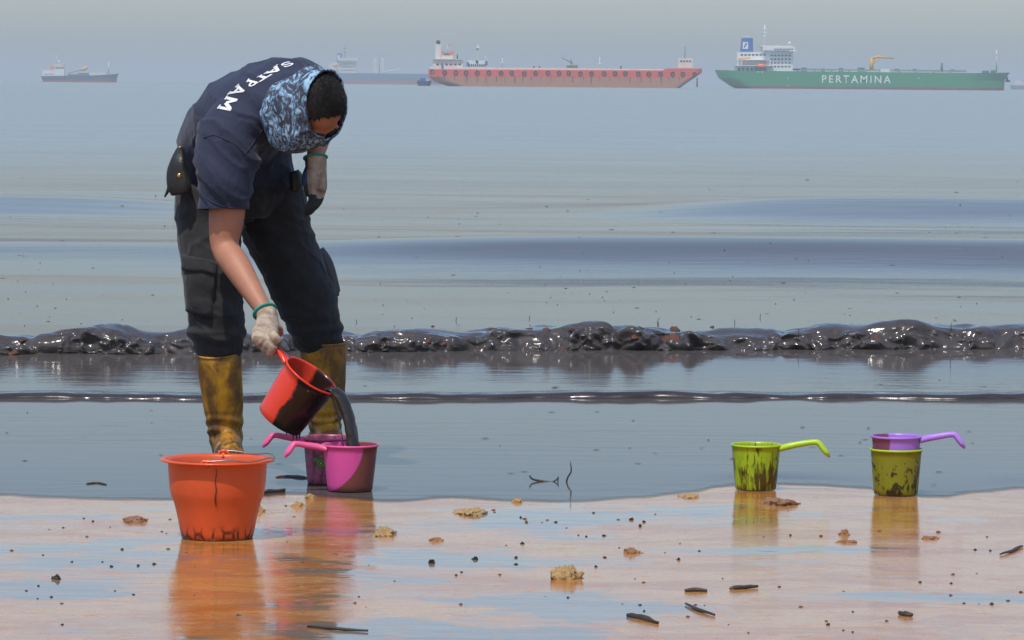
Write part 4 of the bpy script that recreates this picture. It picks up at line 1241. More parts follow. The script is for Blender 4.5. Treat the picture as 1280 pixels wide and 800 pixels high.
# --- trousers
def build_trousers():
    parts = []
    def ring(c, t, lat, a, b):
        l = (lat - t * t.dot(lat)).normalized(); return (c, l * a, t.cross(l) * b)
    up = (lumb - pelv).normalized()
    c0 = lerpv(hipR, hipL, 0.5)
    parts.append(loft([ring(c0 - V((0, 0, 0.07)), V((0, 0, 1)), latP, 0.115, 0.105), ring(c0, V((0, 0, 1)), latP, 0.183, 0.135), ring(pelv, V((0, 0, 1)), latP, 0.182, 0.128), ring(pelv + up * 0.075, up, latP, 0.165, 0.115)], 24))
    parts.append(tube([hipR + V((0.01, 0, .03)), hipR + V((0, 0, -.04)), W(262, 310, 13.12), W(264, 350, 13.09), W(269, 392, 13.08), W(271, 418, 13.09), W(274, 442, 13.10), W(276, 470, 13.11)],
                      [(.105, .115), (.112, .112), (.098, .100), (.092, .094), (.086, .088), (.090, .090), (.070, .070), (.054, .054)], 20, 4))
    parts.append(tube([hipL + V((-0.01, 0, .03)), hipL + V((0.01, 0, -.04)), W(353, 305, 13.36), W(370, 345, 13.36), W(386, 385, 13.37), W(396, 415, 13.40), W(402, 436, 13.42), W(405, 464, 13.42)],
                      [(.115, .115), (.120, .118), (.122, .108), (.108, .102), (.096, .094), (.084, .086), (.070, .070), (.052, .052)], 20, 4))
    me = fuse(parts, 0.006, 6)
    def folds(p, n):
        a = noise.noise(V((p.x * 9, p.y * 9, p.z * 17)))
        b = 1 - abs(noise.noise(V((p.x * 7 + 3, p.y * 7, p.z * 13 + p.x * 10)))) * 2.2
        c = noise.noise(V((p.x * 22, p.y * 22, p.z * 34)))
        low = max(0.0, 1 - abs(p.z - 0.40) / 0.10)               # bunched above the boots
        crotch = max(0.0, 1 - (p - c0).length / 0.25)
        g = max(0.0, min(1.0, (p.z - 0.335) / 0.05))
        cr = crease(V((p.x * 5 + p.z * 3, p.y * 5, p.z * 8.5 - p.x * 3)), 5) + 0.7 * crease(V((p.x * 7 + 9, p.y * 7, p.z * 11 + p.x * 6)), 6)
        return g * (0.005 * a + 0.006 * b * (0.5 + crotch) + 0.002 * c + 0.0065 * cr + low * (0.005 * math.sin(p.z * 120 + 4 * noise.noise(p * 9)) + 0.008 * a))
    displace(me, folds)
    return me
trs_me = build_trousers()
trousers = P('trousers', trs_me, TROUS)
TB = bvh_of(trs_me)

def quad(p00, p10, p11, p01):
    def f(u, v):
        a = (p00[0] + (p10[0] - p00[0]) * u, p00[1] + (p10[1] - p00[1]) * u)
        b = (p01[0] + (p11[0] - p01[0]) * u, p01[1] + (p11[1] - p01[1]) * u)
        return a[0] + (b[0] - a[0]) * v, a[1] + (b[1] - a[1]) * v
    return f
pk = P('cargo_pocket', sheet(TB, quad((232, 330), (270, 338), (266, 398), (235, 391)), 14, 18, 0.016), TROUS)
P('pocket_flap', sheet(TB, quad((229.5, 318), (270.5, 327), (270, 346), (231, 338)), 14, 8, 0.024, 0.006), TROUS, pk)
# pocket on the outside of the other leg, standing proud at its outline
def side_pocket():
    c = [W(402, 318, 13.44), W(411, 345, 13.44), W(415.5, 372, 13.44)]
    return fuse([tube(c, [(0.045, 0.012), (0.055, 0.020), (0.058, 0.017)], 16, 4, lat=(0.2, 1, 0), power=0.6)], 0.005, 2)
pk2 = P('cargo_pocket', side_pocket(), TROUS)
P('pocket_flap', mesh(*tube([W(399, 312, 13.44), W(409, 330, 13.44), W(418, 360, 13.44), W(420.5, 367, 13.44)], [(0.05, 0.010), (0.058, 0.012), (0.060, 0.008), (0.058, 0.003)], 16, 4, lat=(0.2, 1, 0), power=0.6)), TROUS, pk2)

# --- boots
def build_boot(name, a, top, foot, ctrl):
    """rubber boot: ctrl = pixel control of the shaft (px,py,width m); foot direction on the ground"""
    d = a.y
    pts = [W(px, py, dd) for px, py, dd, r in ctrl]
    rad = [r for *_, r in ctrl]
    base = V((a.x, a.y, 0.0))
    parts = [tube(pts, rad, 24, 4)]
    parts.append(tube([base + V((0, 0, 0.058)) - foot * 0.062, base + V((0, 0, 0.062)) - foot * 0.03, base + V((0, 0, 0.060)) + foot * 0.06, base + V((0, 0, 0.046)) + foot * 0.14, base + V((0, 0, 0.040)) + foot * 0.185],
                      [(.030, .044), (.046, .056), (.047, .054), (.050, .040), (.034, .028)], 20, 4, lat=(-foot.y, foot.x, 0)))
    me = fuse(parts, 0.005, 5)
    displace(me, lambda p, n: 0.0022 * noise.noise(p * 16) + 0.0035 * max(0, 1 - abs(p.z - 0.12) / 0.07) * math.sin(p.z * 150 + 6 * noise.noise(p * 7)))
    cut(me, [(pts[0] + top[1], top[0], 0.22)])
    o = P(name, me, BOOT)
    solidify(o, 0.004)
    # rolled top edge
    bm = bmesh.new(); bm.from_mesh(me)
    loop = [e for e in bm.edges if e.is_boundary]
    vs_ = {v for e in loop for v in e.verts}
    c = sum((v.co for v in vs_), V()) / max(1, len(vs_))
    u, w = frame_of(top[0])
    vs2 = sorted(vs_, key=lambda v: math.atan2((v.co - c).dot(u), (v.co - c).dot(w)))[::3]
    ring = [v.co.copy() for v in vs2]; bm.free()
    if len(ring) > 5:
        P('top_edge', mesh(*tube(ring + [ring[0], ring[1]], [0.0042] * (len(ring) + 2), 8, 1, cap=False)), BOOT, o)
    sole = [base + V((0, 0, 0.008)) - foot * 0.075, base + V((0, 0, 0.008)) - foot * 0.05, base + V((0, 0, 0.008)) + foot * 0.06, base + V((0, 0, 0.008)) + foot * 0.16, base + V((0, 0, 0.010)) + foot * 0.20]
    P('sole', mesh(*tube(sole, [(.02, .010), (.044, .012), (.048, .012), (.052, .012), (.024, .010)], 20, 4, lat=(-foot.y, foot.x, 0), power=0.6)), LEATHER, o)
    return o
build_boot('boot', ankR, (V((-0.06, -0.18, 1.0)).normalized(), V((0, 0, -0.002))), FOOTR,
           [(273.5, 440, 13.10, 0.0745), (274, 455, 13.10, 0.0735), (277.5, 490, 13.12, 0.0690), (280.5, 520, 13.14, 0.0630), (282, 545, 13.15, 0.0560), (284, 562, 13.15, 0.0500), (285, 572, 13.15, 0.049)])
build_boot('boot', ankL, (V((0.02, -0.10, 1.0)).normalized(), V((0, 0, -0.002))), FOOTL,
           [(404, 426, 13.42, 0.0790), (404, 440, 13.42, 0.0780), (407, 480, 13.43, 0.0680), (407, 515, 13.44, 0.0590), (406, 540, 13.45, 0.0530), (406, 556, 13.45, 0.050), (406, 566, 13.45, 0.049)])

# --- shirt
def build_shirt():
    def ring(c, t, lat, a, b):
        l = (lat - t * t.dot(lat)).normalized(); return (c, l * a, t.cross(l) * b)
    up = (lumb - pelv).normalized()
    path = [pelv - up * 0.055, pelv + up * 0.03, lumb, lerpv(lumb, thor, .55), thor, lerpv(thor, uppr, .5), uppr, lerpv(uppr, neck, .55), lerpv(uppr, neck, 1.15)]
    lats = [latP, latP, lerpv(latP, latC, .4), lerpv(latP, latC, .7), latC, latC, latC, latC, latC]
    sz = [(.200, .148), (.196, .144), (.184, .134), (.186, .132), (.190, .130), (.188, .126), (.172, .114), (.122, .090), (.075, .070)]
    rings = []
    n = len(path)
    for i, c in enumerate(path):
        t = (path[min(i + 1, n - 1)] - path[max(i - 1, 0)]).normalized()
        rings.append(ring(c, t, lats[i].normalized(), *sz[i]))
    parts = [loft(rings, 28, 0.9)]
    # sleeves
    sR = W(280, 262, 12.80)
    parts.append(tube([lerpv(uppr, shR, .45), shR + V((0.005, 0.01, -0.005)), W(284, 195, 12.80), W(281, 230, 12.79), sR, sR + (sR - shR) * 0.16],
                      [(.098, .090), (.098, .090), (.096, .085), (.086, .078), (.074, .070), (.070, .066)], 24, 4, lat=(1, 0.2, 0)))
    dL = (elbL - shL).normalized()
    parts.append(tube([lerpv(uppr, shL, .4), shL, shL + dL * 0.12, shL + dL * 0.22, shL + dL * 0.26], [.088, .080, .074, .070, .068], 20, 4))
    me = fuse(parts, 0.0065, 6)
    drape = (sR - shR).normalized()
    def folds(p, n):
        a = noise.noise(V((p.x * 7 + p.z * 5, p.y * 6, p.z * 6 - p.x * 4)))
        q = p - shR
        al = q.dot(drape)
        near = math.exp(-((q - drape * al).length / 0.11) ** 2) * (1 if al > -0.03 else 0)
        sl = (1 - abs(noise.noise(V((q.x * 9 + q.z * 5, q.y * 8, q.z * 20 + q.x * 14)))) * 2.4)
        b = 1 - abs(noise.noise(V((p.x * 5 + 3, p.y * 5, p.z * 8 + p.x * 6 + 2)))) * 2.3
        arm = math.exp(-((p - lerpv(shR, lumb, .35)).length / 0.13) ** 2)
        cr = crease(V((p.x * 5 + 2, p.y * 5, p.z * 7 + p.x * 5)), 5); cs = crease(V((q.x * 9 + q.z * 6, q.y * 8, q.z * 13 + q.x * 12)), 5)
        return 0.005 * a + 0.004 * b + 0.009 * cr + near * (0.006 * sl + 0.014 * cs) + arm * 0.008 * b
    displace(me, folds)
    hem_n = (-(up) + V((0, 0, -0.35)) ).normalized()
    cut(me, [(sR, ((sR - shR).normalized() + V((0.1, 0, -0.1))).normalized(), 0.13), (shL + dL * 0.22, dL, 0.12)])
    return me, sR
shirt_me, sleeve_end = build_shirt()
shirt = P('shirt', shirt_me, SHIRT); solidify(shirt, 0.003)
SB = bvh_of(shirt_me)

# hem, sleeve edge, seams
def seam(name, pix, r, mat, bvh, parent, lift=0.001):
    pts = []
    for px, py in pix:
        k = ray(px, py).normalized(); h = bvh.ray_cast(CAM, k)
        if h[0] is not None: pts.append(h[0] - k * lift)
    if len(pts) > 1: return P(name, mesh(*tube(pts, [r] * len(pts), 8, 3)), mat, parent)
def polyline(*pts, n=8):
    q, _ = smooth_path([V((a, b, 0)) for a, b in pts], [(0,)] * len(pts), n)
    return [(v.x, v.y) for v in q]
seam('seam', polyline((254, 172), (268, 169), (284, 175), (298, 184), (306, 193)), 0.0017, SHIRT, SB, shirt)
seam('seam', polyline((306, 192), (313, 184), (322, 170), (330, 160)), 0.0017, SHIRT, SB, shirt)
seam('sleeve_hem', polyline((256, 247), (268, 254), (284, 259), (303, 260)), 0.0018, SHIRT, SB, shirt)

# the word across the back, laid on the cloth
def back_word():
    tr = lambda q: (210 + q[0] / 6.669, 60 + q[1] / 6.669)
    quads = {0: ('S', (1000, 112), (928, 142), (975, 168), (1062, 134)), 1: ('A', (908, 146), (800, 222), (880, 226), (968, 165)),
             2: ('T', (800, 216), (722, 258), (768, 286), (874, 222)), 3: ('P', (672, 258), (632, 322), (700, 330), (764, 282)),
             4: ('A', (590, 306), (500, 390), (612, 392), (664, 332)), 5: ('M', (498, 402), (412, 512), (518, 532), (588, 422))}
    strokes = {'S': [([(.92, .70), (.86, .84), (.68, .92), (.38, .92), (.16, .82), (.14, .66), (.30, .55), (.70, .46), (.86, .34), (.84, .18), (.64, .08), (.34, .08), (.14, .18), (.08, .32)], .19)],
               'A': [([(.12, .02), (.5, .97)], .22), ([(.88, .02), (.5, .97)], .22), ([(.25, .32), (.75, .32)], .15), ([(-.04, .05), (.30, .05)], .10), ([(.70, .05), (1.04, .05)], .10)],
               'T': [([(0, .9), (1, .9)], .2), ([(.5, 0), (.5, .9)], .26), ([(.25, .05), (.75, .05)], .1)],
               'P': [([(.22, 0), (.22, 1)], .26), ([(.22, .91), (.62, .91), (.84, .80), (.84, .58), (.62, .47), (.22, .47)], .18), ([(0, .05), (.48, .05)], .1)],
               'M': [([(.14, 0), (.14, 1)], .19), ([(.86, 0), (.86, 1)], .19), ([(.16, .93), (.5, .28)], .19), ([(.84, .93), (.5, .28)], .19), ([(0, .05), (.32, .05)], .1), ([(.68, .05), (1, .05)], .1)]}
    parts = []
    for ch, b0, b1, t1, t0 in quads.values():
        f = quad(tr(b0), tr(b1), tr(t1), tr(t0))
        for si, (line, wd) in enumerate(strokes[ch]):
            line = [V((a, b)) for a, b in line]
            if len(line) == 2: line = [line[0] + (line[1] - line[0]) * (i / 6) for i in range(7)]
            vv, ff = [], []
            for i, c in enumerate(line):
                d = (line[min(i + 1, len(line) - 1)] - line[max(i - 1, 0)]).normalized(); nn = V((-d.y, d.x))
                for w in (-0.5, 0.0, 0.5):
                    u, v_ = c + nn * wd * w
                    px, py = f(u, v_)
                    k = ray(px, py).normalized(); h = SB.ray_cast(CAM, k)
                    if h[0] is None: h = SB.find_nearest(CAM + k * 13.0)
                    n = h[1] if h[1].dot(k) < 0 else -h[1]
                    vv.append(h[0] + n * (0.0018 + 0.0005 * si))
            for i in range(len(line) - 1):
                for w in (0, 1):
                    a = i * 3 + w; ff.append((a, a + 1, a + 4, a + 3))
            parts.append((vv, ff))
    me = mesh(*join(*parts))
    P('back_lettering', me, simple('white_print', (0.72, 0.72, 0.72), 0.7, 0.1, 60), shirt)
back_word()

# --- belt, holster with stud, pouch on the other hip
def hip_ring(k, grow, up_off):
    up = (lumb - pelv).normalized()
    pts = []
    for i in range(k + 1):
        a = 2 * math.pi * i / k
        l = latP; t = V((0, 0, 1)); w = t.cross((l - t * t.dot(l)).normalized())
        pts.append(pelv + up * up_off + l * (0.182 + grow) * math.cos(a) + w * (0.128 + grow) * math.sin(a))
    return pts
P('belt', mesh(*tube(hip_ring(40, 0.012, 0.02), [(0.005, 0.020)] * 41, 10, 1, lat=None)), LEATHER)
def build_holster():
    d = 13.02
    pts = [W(225, 186, 13.06), W(222.5, 200, d), W(222, 216, d), W(224, 232, d), W(226, 243, d)]
    return fuse([tube(pts, [(0.012, 0.010), (0.026, 0.016), (0.040, 0.021), (0.044, 0.022), (0.034, 0.018)], 16, 4, lat=(0.85, -0.5, 0), power=0.75)], 0.004, 3)
hol = P('holster', build_holster(), LEATHER)
def stud(px, py, d, r):
    c = W(px, py, d); k = ray(px, py).normalized()
    u, w = frame_of(k); return mesh(*ball(c, u * r, w * r, k * r * 0.5, 14, 8))
P('stud', stud(224.5, 219.5, 12.965, 0.0085), BRASS, hol)
P('stud', stud(225, 184.5, 13.035, 0.0045), BRASS, hol)
P('holster_tail', mesh(*tube([W(214, 228, 13.06), W(210, 238, 13.08), W(206, 246, 13.09)], [(.010, .016), (.006, .012), (.003, .004)], 10, 3, lat=(1, 0, 0))), LEATHER, hol)
P('belt_pouch', fuse([tube([W(367, 214, 13.22), W(371, 226, 13.22), W(368, 240, 13.22)], [(.018, .03), (.026, .035), (.016, .03)], 14, 4, lat=(1, 0, 0))], 0.005, 3), LEATHER)

# --- head scarf, hair, eyebrows
def build_scarf():
    parts = [ball(HC + hu * 0.010 - hf * 0.012, hr * 0.094, hf * 0.110, hu * 0.112),
             ball(HC - hu * 0.040 + hf * 0.034, hr * 0.084, hf * 0.083, hu * 0.090),
             tube([HC - hu * 0.01 - hf * 0.01, W(378, 139, 12.73), W(364, 140, 12.78), W(352, 138, 12.84)], [(0.108, 0.108), (0.116, 0.108), (0.108, 0.098), (0.07, 0.06)], 20, 4, lat=(0.3, 0.2, 1))]
    parts.append(ball(W(372, 163, 12.72), V((0.088, 0, 0)), V((0, 0.085, 0)), V((0, 0, 0.070))))
    me = fuse(parts, 0.005, 6)
    def folds(p, n):
        q = p - HC
        h = q.dot(hu)
        b = 1 - abs(noise.noise(V((q.dot(hr) * 9, q.dot(hf) * 9, h * 22)))) * 2.3
        cr = crease(V((q.dot(hr) * 8, q.dot(hf) * 8 + h * 6, h * 14)), 4)
        return 0.005 * b + 0.003 * noise.noise(p * 24) + 0.011 * cr
    displace(me, folds)
    ax = (hu * 0.93 + hf * 0.26 - hr * 0.30).normalized()
    cut(me, [(HC + ax * 0.048, ax, 0.4)])
    return me, ax
scarf_me, OPEN = build_scarf()
scarf = P('head_scarf', scarf_me, CAMO); solidify(scarf, 0.006)

def build_hair():
    vv, ff = ball(HC + hu * 0.012 - hf * 0.012, hr * 0.0815, hf * 0.099, hu * 0.107, 56, 40)
    keep = []
    for q in ff:
        c = sum((vv[i] for i in q), V()) / len(q) - HC
        side = abs(c.dot(hr))
        line = 0.040 - 0.10 * max(0, side - 0.035) + 0.006 * noise.noise(c * 60)
        if c.dot(hf) < line and c.dot(hu) > -0.035: keep.append(q)
    used = sorted({i for q in keep for i in q}); mp = {a: b for b, a in enumerate(used)}
    me = mesh([vv[i] for i in used], [tuple(mp[i] for i in q) for q in keep])
    displace(me, lambda p, n: 0.0015 * noise.noise(p * 120))
    return me
hair_me = build_hair()
hair = P('hair', hair_me, HAIR)
solidify(hair, 0.004)
def hair_strands():
    r = random.Random(3); vv, ff = [], []
    polys = list(hair_me.polygons)
    for _ in range(9000):
        p = polys[r.randrange(len(polys))]
        c = p.center.copy() + V((r.uniform(-1, 1), r.uniform(-1, 1), r.uniform(-1, 1))) * 0.004
        n = p.normal
        lean = (hf * 0.8 + hr * r.uniform(-.4, .4) + V((r.uniform(-.4, .4), r.uniform(-.4, .4), r.uniform(-.4, .4))))
        d = (n * 0.7 + (lean - n * n.dot(lean)) * 0.8).normalized()
        s = d.cross(n)
        if s.length < 1e-4: continue
        s = s.normalized() * 0.0007
        L = r.uniform(0.006, 0.012); i = len(vv)
        vv += [c - s, c + s, c + d * L + n * 0.001, c + n * 0.0008]
        ff += [(i, i + 1, i + 2), (i, i + 2, i + 3), (i + 1, i + 3, i + 2)]
    o = P('hair_strands', mesh(vv, ff, False), HAIR, hair); o['kind'] = 'stuff'
hair_strands()
for s in (-1, 1):
    P('eyebrow', mesh(*tube([HC + hr * s * (0.012 + 0.016 * k) + hf * (0.092 - 0.006 * k * k) + hu * (0.024 + 0.003 * k - 0.002 * k * k) for k in range(3)], [0.0035, 0.0045, 0.002], 8, 3)), HAIR)
    ec = HC + hr * s * 0.031 + hf * 0.078 + hu * 0.006
    e = P('eye', mesh(*ball(ec, hr * 0.012, hf * 0.010, hu * 0.009, 14, 8)), simple('eye_white', (0.6, 0.58, 0.54), 0.25))
    P('iris', mesh(*ball(ec + hf * 0.0065, hr * 0.005, hf * 0.004, hu * 0.005, 12, 8)), simple('dark_iris', (0.02, 0.012, 0.008), 0.2), e)

# --- gloves
def assign_by(me, fn):
    me.polygons.foreach_set('material_index', [fn(p.center) for p in me.polygons]); me.update()

def near_chain(p, pts):
    best = 9
    for a, b in zip(pts, pts[1:]):
        ab = b - a; t = max(0, min(1, (p - a).dot(ab) / max(1e-9, ab.length_squared)))
        best = min(best, (p - a - ab * t).length)
    return best

def right_glove():
    """fist closed round the dipper's handle, thumb lying along it"""
    h = _xx.copy()                                             # handle direction, away from the cup
    a0 = red_local((0.0875 + 0.050, 0, RED_H - 0.001))
    toc = (CAM - a0).normalized()
    e1 = (toc - h * h.dot(toc)).normalized()                   # towards the camera
    e2 = h.cross(e1); 
    if e2.x > 0: e2 = -e2                                      # picture left and down
    fa = (wriR - elbR).normalized()
    parts = []; tips = []
    knuck = []
    for i in range(4):
        c = a0 + h * (0.006 + 0.0205 * i)
        R = 0.0235 - (0.002 if i == 3 else 0)
        chain = []
        for ang in (-5, 35, 75, 115, 150, 185, 220):
            a = math.radians(ang)
            chain.append(c + e1 * math.cos(a) * R * 1.05 + e2 * math.sin(a) * R * 1.12)
        r = (0.0118, 0.0118, 0.0115, 0.0108, 0.010) [0] - 0.0006 * i
        parts.append(tube(chain, [r * 1.08, r * 1.06, r * 1.05, r, r, r * .95, r * .82], 12, 4))
        parts.append(ball(chain[-1], e1 * r * .8, e2 * r * .8, h * r * .8, 10, 8))
        tips.append(chain); knuck.append(chain[1])
    km = (knuck[0] + knuck[3]) / 2 + e1 * 0.004
    lat = (knuck[3] - knuck[0]).normalized()
    parts.append(tube([wriR - fa * 0.045, wriR - fa * 0.01, lerpv(wriR, km, .35), lerpv(wriR, km, .72), km],
                      [(0.038, 0.034), (0.036, 0.031), (0.040, 0.031), (0.046, 0.029), (0.043, 0.021)], 20, 4, lat=lat))
    th = [lerpv(wriR, km, .25) - lat * 0.022 - e1 * 0.004, a0 + h * 0.034 - e2 * 0.026 + e1 * 0.012, a0 - h * 0.002 - e2 * 0.021 + e1 * 0.012, a0 - h * 0.030 - e2 * 0.017 + e1 * 0.008]
    parts.append(tube(th, [0.019, 0.0155, 0.0130, 0.0095], 14, 5))
    parts.append(ball(th[-1], e1 * .009, e2 * .009, h * .010, 10, 8))
    me = fuse(parts, 0.003, 3)
    displace(me, lambda p, n: 0.0011 * noise.noise(p * 70) + 0.0014 * noise.noise(V((p.x * 30, p.y * 30, p.z * 55))))
    cut(me, [(wriR - fa * 0.030, -fa, 0.09)])
    assign_by(me, lambda p: 1 if near_chain(p, th[2:]) < 0.0150 else 0)
    o = P('glove', me, [GLOVE, COAT]); solidify(o, 0.0025)
    u, w = frame_of(fa)
    c = wriR - fa * 0.031
    ring = [c + (u * math.cos(a) * 0.0375 + w * math.sin(a) * 0.0375) for a in [2 * math.pi * k / 28 for k in range(30)]]
    l = (lat - fa * fa.dot(lat)).normalized(); m = fa.cross(l)
    ring = [c + l * math.cos(a) * 0.0385 + m * math.sin(a) * 0.0345 for a in [2 * math.pi * k / 28 for k in range(30)]]
    P('cuff_band', mesh(*tube(ring, [0.0045] * 30, 8, 1, cap=False)), TEALBAND, o)
right_glove()

def left_glove():
    """hand hanging loose, fingers a little curled, palm turned to the left"""
    d = 13.06
    w0 = W(394.5, 200, 13.07); k0 = W(397, 236, 13.04)
    ax = (k0 - w0).normalized()
    back = V((0.86, -0.48, 0.1)); back = (back - ax * ax.dot(back)).normalized()       # back of the hand: right and towards us
    lat = ax.cross(back)                                       # across the knuckles
    if lat.y > 0: lat = -lat                                   # index side nearer to us
    parts = [tube([w0 - ax * 0.020, w0 + ax * 0.012, lerpv(w0, k0, .45), lerpv(w0, k0, .85), k0 + ax * 0.008], [(.038, .037), (.037, .035), (.042, .030), (.045, .026), (.041, .019)], 18, 4, lat=lat)]
    chains = []
    for i, (off, L) in enumerate(((0.031, 0.078), (0.011, 0.088), (-0.011, 0.084), (-0.031, 0.068))):
        b = k0 + lat * off
        a1 = (ax - back * (0.10 + .14 * i)).normalized(); a2 = (ax - back * (0.42 + .16 * i)).normalized(); a3 = (ax * 0.9 - back * (0.9 + .16 * i)).normalized()
        ch = [b - ax * 0.01, b + a1 * L * .45, b + a1 * L * .45 + a2 * L * .32, b + a1 * L * .45 + a2 * L * .32 + a3 * L * .26]
        chains.append(ch)
        parts.append(tube(ch, [.0135, .0128, .0120, .0105], 12, 4)); parts.append(ball(ch[-1], back * .0085, lat * .0085, ax * .0095, 10, 8))
    th = [w0 + ax * 0.030 + lat * 0.018 - back * 0.012, w0 + ax * 0.062 + lat * 0.034 - back * 0.020, w0 + ax * 0.095 + lat * 0.034 - back * 0.020, w0 + ax * 0.118 + lat * 0.030 - back * 0.020]
    parts.append(tube(th, [.018, .0145, .0125, .010], 12, 4)); parts.append(ball(th[-1], back * .010, lat * .010, ax * .010, 10, 8))
    me = fuse(parts, 0.003, 3)
    displace(me, lambda p, n: 0.0010 * noise.noise(p * 70))
    cut(me, [(w0 - ax * 0.008, -ax, 0.08)])
    def pick(p):
        if any(near_chain(p, c[1:]) < 0.015 for c in chains) or near_chain(p, th[2:]) < 0.0135: return 1
        return 2 if (p - w0).dot(back) < -0.010 else 0
    assign_by(me, pick)
    o = P('glove', me, [GLOVE, COAT_DK, COAT_BL]); solidify(o, 0.0025)
    c = w0 - ax * 0.008
    ring = [c + lat * math.cos(a) * 0.0385 + back * math.sin(a) * 0.0370 for a in [2 * math.pi * k / 28 for k in range(30)]]
    P('cuff_band', mesh(*tube(ring, [0.0042] * 30, 8, 1, cap=False)), TEALBAND, o)
left_glove()

# ================================================================== THINGS LYING ABOUT
TWIG = simple('wet_dark_wood', (0.045, 0.030, 0.020), 0.45, 0.4, 60, 0.002)
TWIG_P = simple('pale_twig', (0.20, 0.14, 0.08), 0.6, 0.4, 60, 0.002)
def mat_clump(name, c):
    t = NT(name); v = t.pos('Object')
    n = t.noise(v, 90, 4, 0.7)
    return t.fin(t.mix(n, tuple(k * .45 for k in c), tuple(min(1, k * 1.4) for k in c)), 0.3, t.bump(t.noise(v, 170, 3, 0.7), 0.008, 1.0))
CLUMP = mat_clump('sand_clump', (0.52, 0.33, 0.13)); CLUMP_O = mat_clump('oily_sand_clump', (0.36, 0.17, 0.07)); TAR = mat_clump('tar', (0.050, 0.036, 0.028))

def lump_mesh(seed, rx, ry, rz, n=40, rough=0.55):
    vv, ff = ball(V((0, 0, 0)), V((rx, 0, 0)), V((0, ry, 0)), V((0, 0, rz)), n, max(8, n // 2))
    o = V((seed * 3.1, seed * 1.7, 0)); k = 1.0 / max(rx, ry)
    out = []
    for v in vv:
        s = 1 + rough * noise.noise(v * k * 1.6 + o) + rough * 0.6 * noise.noise(v * k * 4.0 + o) + rough * .5 * noise.noise(v * k * 9.0 + o) + rough * .45 * noise.noise(v * k * 19.0 + o)
        out.append(V((v.x * s, v.y * s, max(v.z * s * 1.15 - rz * .22, -rz * .3))))
    return mesh(out, ff)

def clump(px, py, w, h, label, mat=None, seed=1, depth=None, name='sand_clump', cat='sand clump'):
    p = G(px, py, 0.0); p.z = max(sand_z(p.x, p.y), 0.001) - 0.001
    s = p.y / FPX
    o = add(name, lump_mesh(seed, w * s / 2 * .88, (depth or w * 0.6) * s / 2, h * s * .85), mat or CLUMP); o.location = p
    tag(o, label, cat, 'clumps of sand on the wet beach')
clump(708, 727, 40, 17, 'largest pale sand clump in the middle foreground', seed=1, depth=30)
clump(588, 643, 42, 7, 'flat sand clump just below the water edge in the middle', seed=2, depth=60)
clump(481, 669, 32, 9, 'low sand clump right of the pink reflection', seed=3, depth=50)
clump(976, 631, 46, 8, 'wet crumbly sand clump in front of the lone lime dipper', CLUMP_O, seed=4, depth=60)
clump(322, 640, 20, 9, 'small golden sand clump right of the orange bucket', seed=5)
clump(372, 633, 20, 6, 'small golden sand clump in front of the pink dippers', seed=6)
clump(388, 622, 15, 5, 'tiny golden sand clump at the foot of the rear pink dipper', seed=7)
clump(790, 694, 26, 7, 'brown crumbly sand clump right of the middle puddle', CLUMP_O, seed=8)
clump(647, 627, 14, 5, 'tiny sand clump touching the water edge near the twig', seed=9)
clump(862, 621.5, 26, 4, 'thin orange sand clump left of the lone lime dipper', seed=10, depth=40)
clump(1163, 676, 24, 5, 'small sand clump beside the reflection of the nested dippers', CLUMP_O, seed=11)
clump(1056, 671, 16, 7, 'small dark crumb clump between the two lime reflections', CLUMP_O, seed=12)
clump(1058, 681, 30, 4, 'low crumbly sand clump between the two lime reflections', CLUMP_O, seed=13)
clump(170, 652, 34, 6, 'low orange sand clump left of the bucket', CLUMP_O, seed=14, depth=50)
clump(545, 677, 20, 4, 'thin orange sand clump in the middle puddle', CLUMP_O, seed=15)
clump(70, 728, 13, 7, 'dark tarry clump on the sand at lower left', TAR, seed=16, depth=14)

def stick(name, label, pix, r, mat=TWIG, cat='stick', z=0.004, fork=None):
    pts = []
    for px, py, zz in pix:
        pts.append(G(px, py, 0) if zz == 0 else None)
    g0 = G(pix[0][0], pix[0][1], 0)
    pts = [W(px, py, g0.y + (zz if zz else 0)) if zz is not None and zz != 0 else G(px, py, 0) for px, py, zz in pix]
    pts = [V((p.x, p.y, max(sand_z(p.x, p.y), 0) + z)) for p in pts]
    rr = [r * (1.0 if 0 < i < len(pts) - 1 else 0.6) for i in range(len(pts))]
    vv, ff = tube(pts, rr, 8, 3)
    vv = [v + V((noise.noise(v * 60), noise.noise(v * 60 + V((5, 0, 0))), noise.noise(v * 60 + V((9, 0, 0))))) * r * 0.5 for v in vv]
    c = sum(pts, V()) / len(pts)
    parts = [(vv, ff)]
    o = add(name, mesh([v - c for v in vv], ff), mat); o.location = c
    return tag(o, label, cat)
stick('driftwood_stick', 'thick dark stick at the bottom edge right of centre', [(785, 777, 0), (803, 781, 0), (822, 787, 0)], 0.0075)
stick('driftwood_stick', 'dark stick cut off by the bottom edge near the bucket reflection', [(385, 791, 0), (415, 794, 0), (460, 797, 0)], 0.004)
stick('driftwood_stick', 'slender leaning stick in the right foreground puddle', [(857, 762, 0), (873, 770, 0), (893, 777, 0)], 0.0045)
stick('driftwood_stick', 'short flat stick left of the long one in the right foreground', [(857, 744.5, 0), (870, 744, 0), (884, 744.5, 0)], 0.006)
stick('driftwood_stick', 'longer brown stick in the right foreground with sand at its end', [(912, 742, 0), (930, 741, 0), (947, 740, 0)], 0.006)
stick('driftwood_stick', 'small dark stick end in the lower right foreground', [(1124, 775, 0), (1132, 777, 0), (1139, 778, 0)], 0.007)
stick('driftwood_stick', 'curved dark splinter at the right edge of the beach', [(1250, 697, 0), (1264, 693, 0), (1272, 689, 0), (1278, 686.5, 0)], 0.0042)
stick('driftwood_stick', 'flat dark stick beside the orange bucket at the water edge', [(327, 617, 0), (342, 615.5, 0), (356, 614.5, 0)], 0.007)
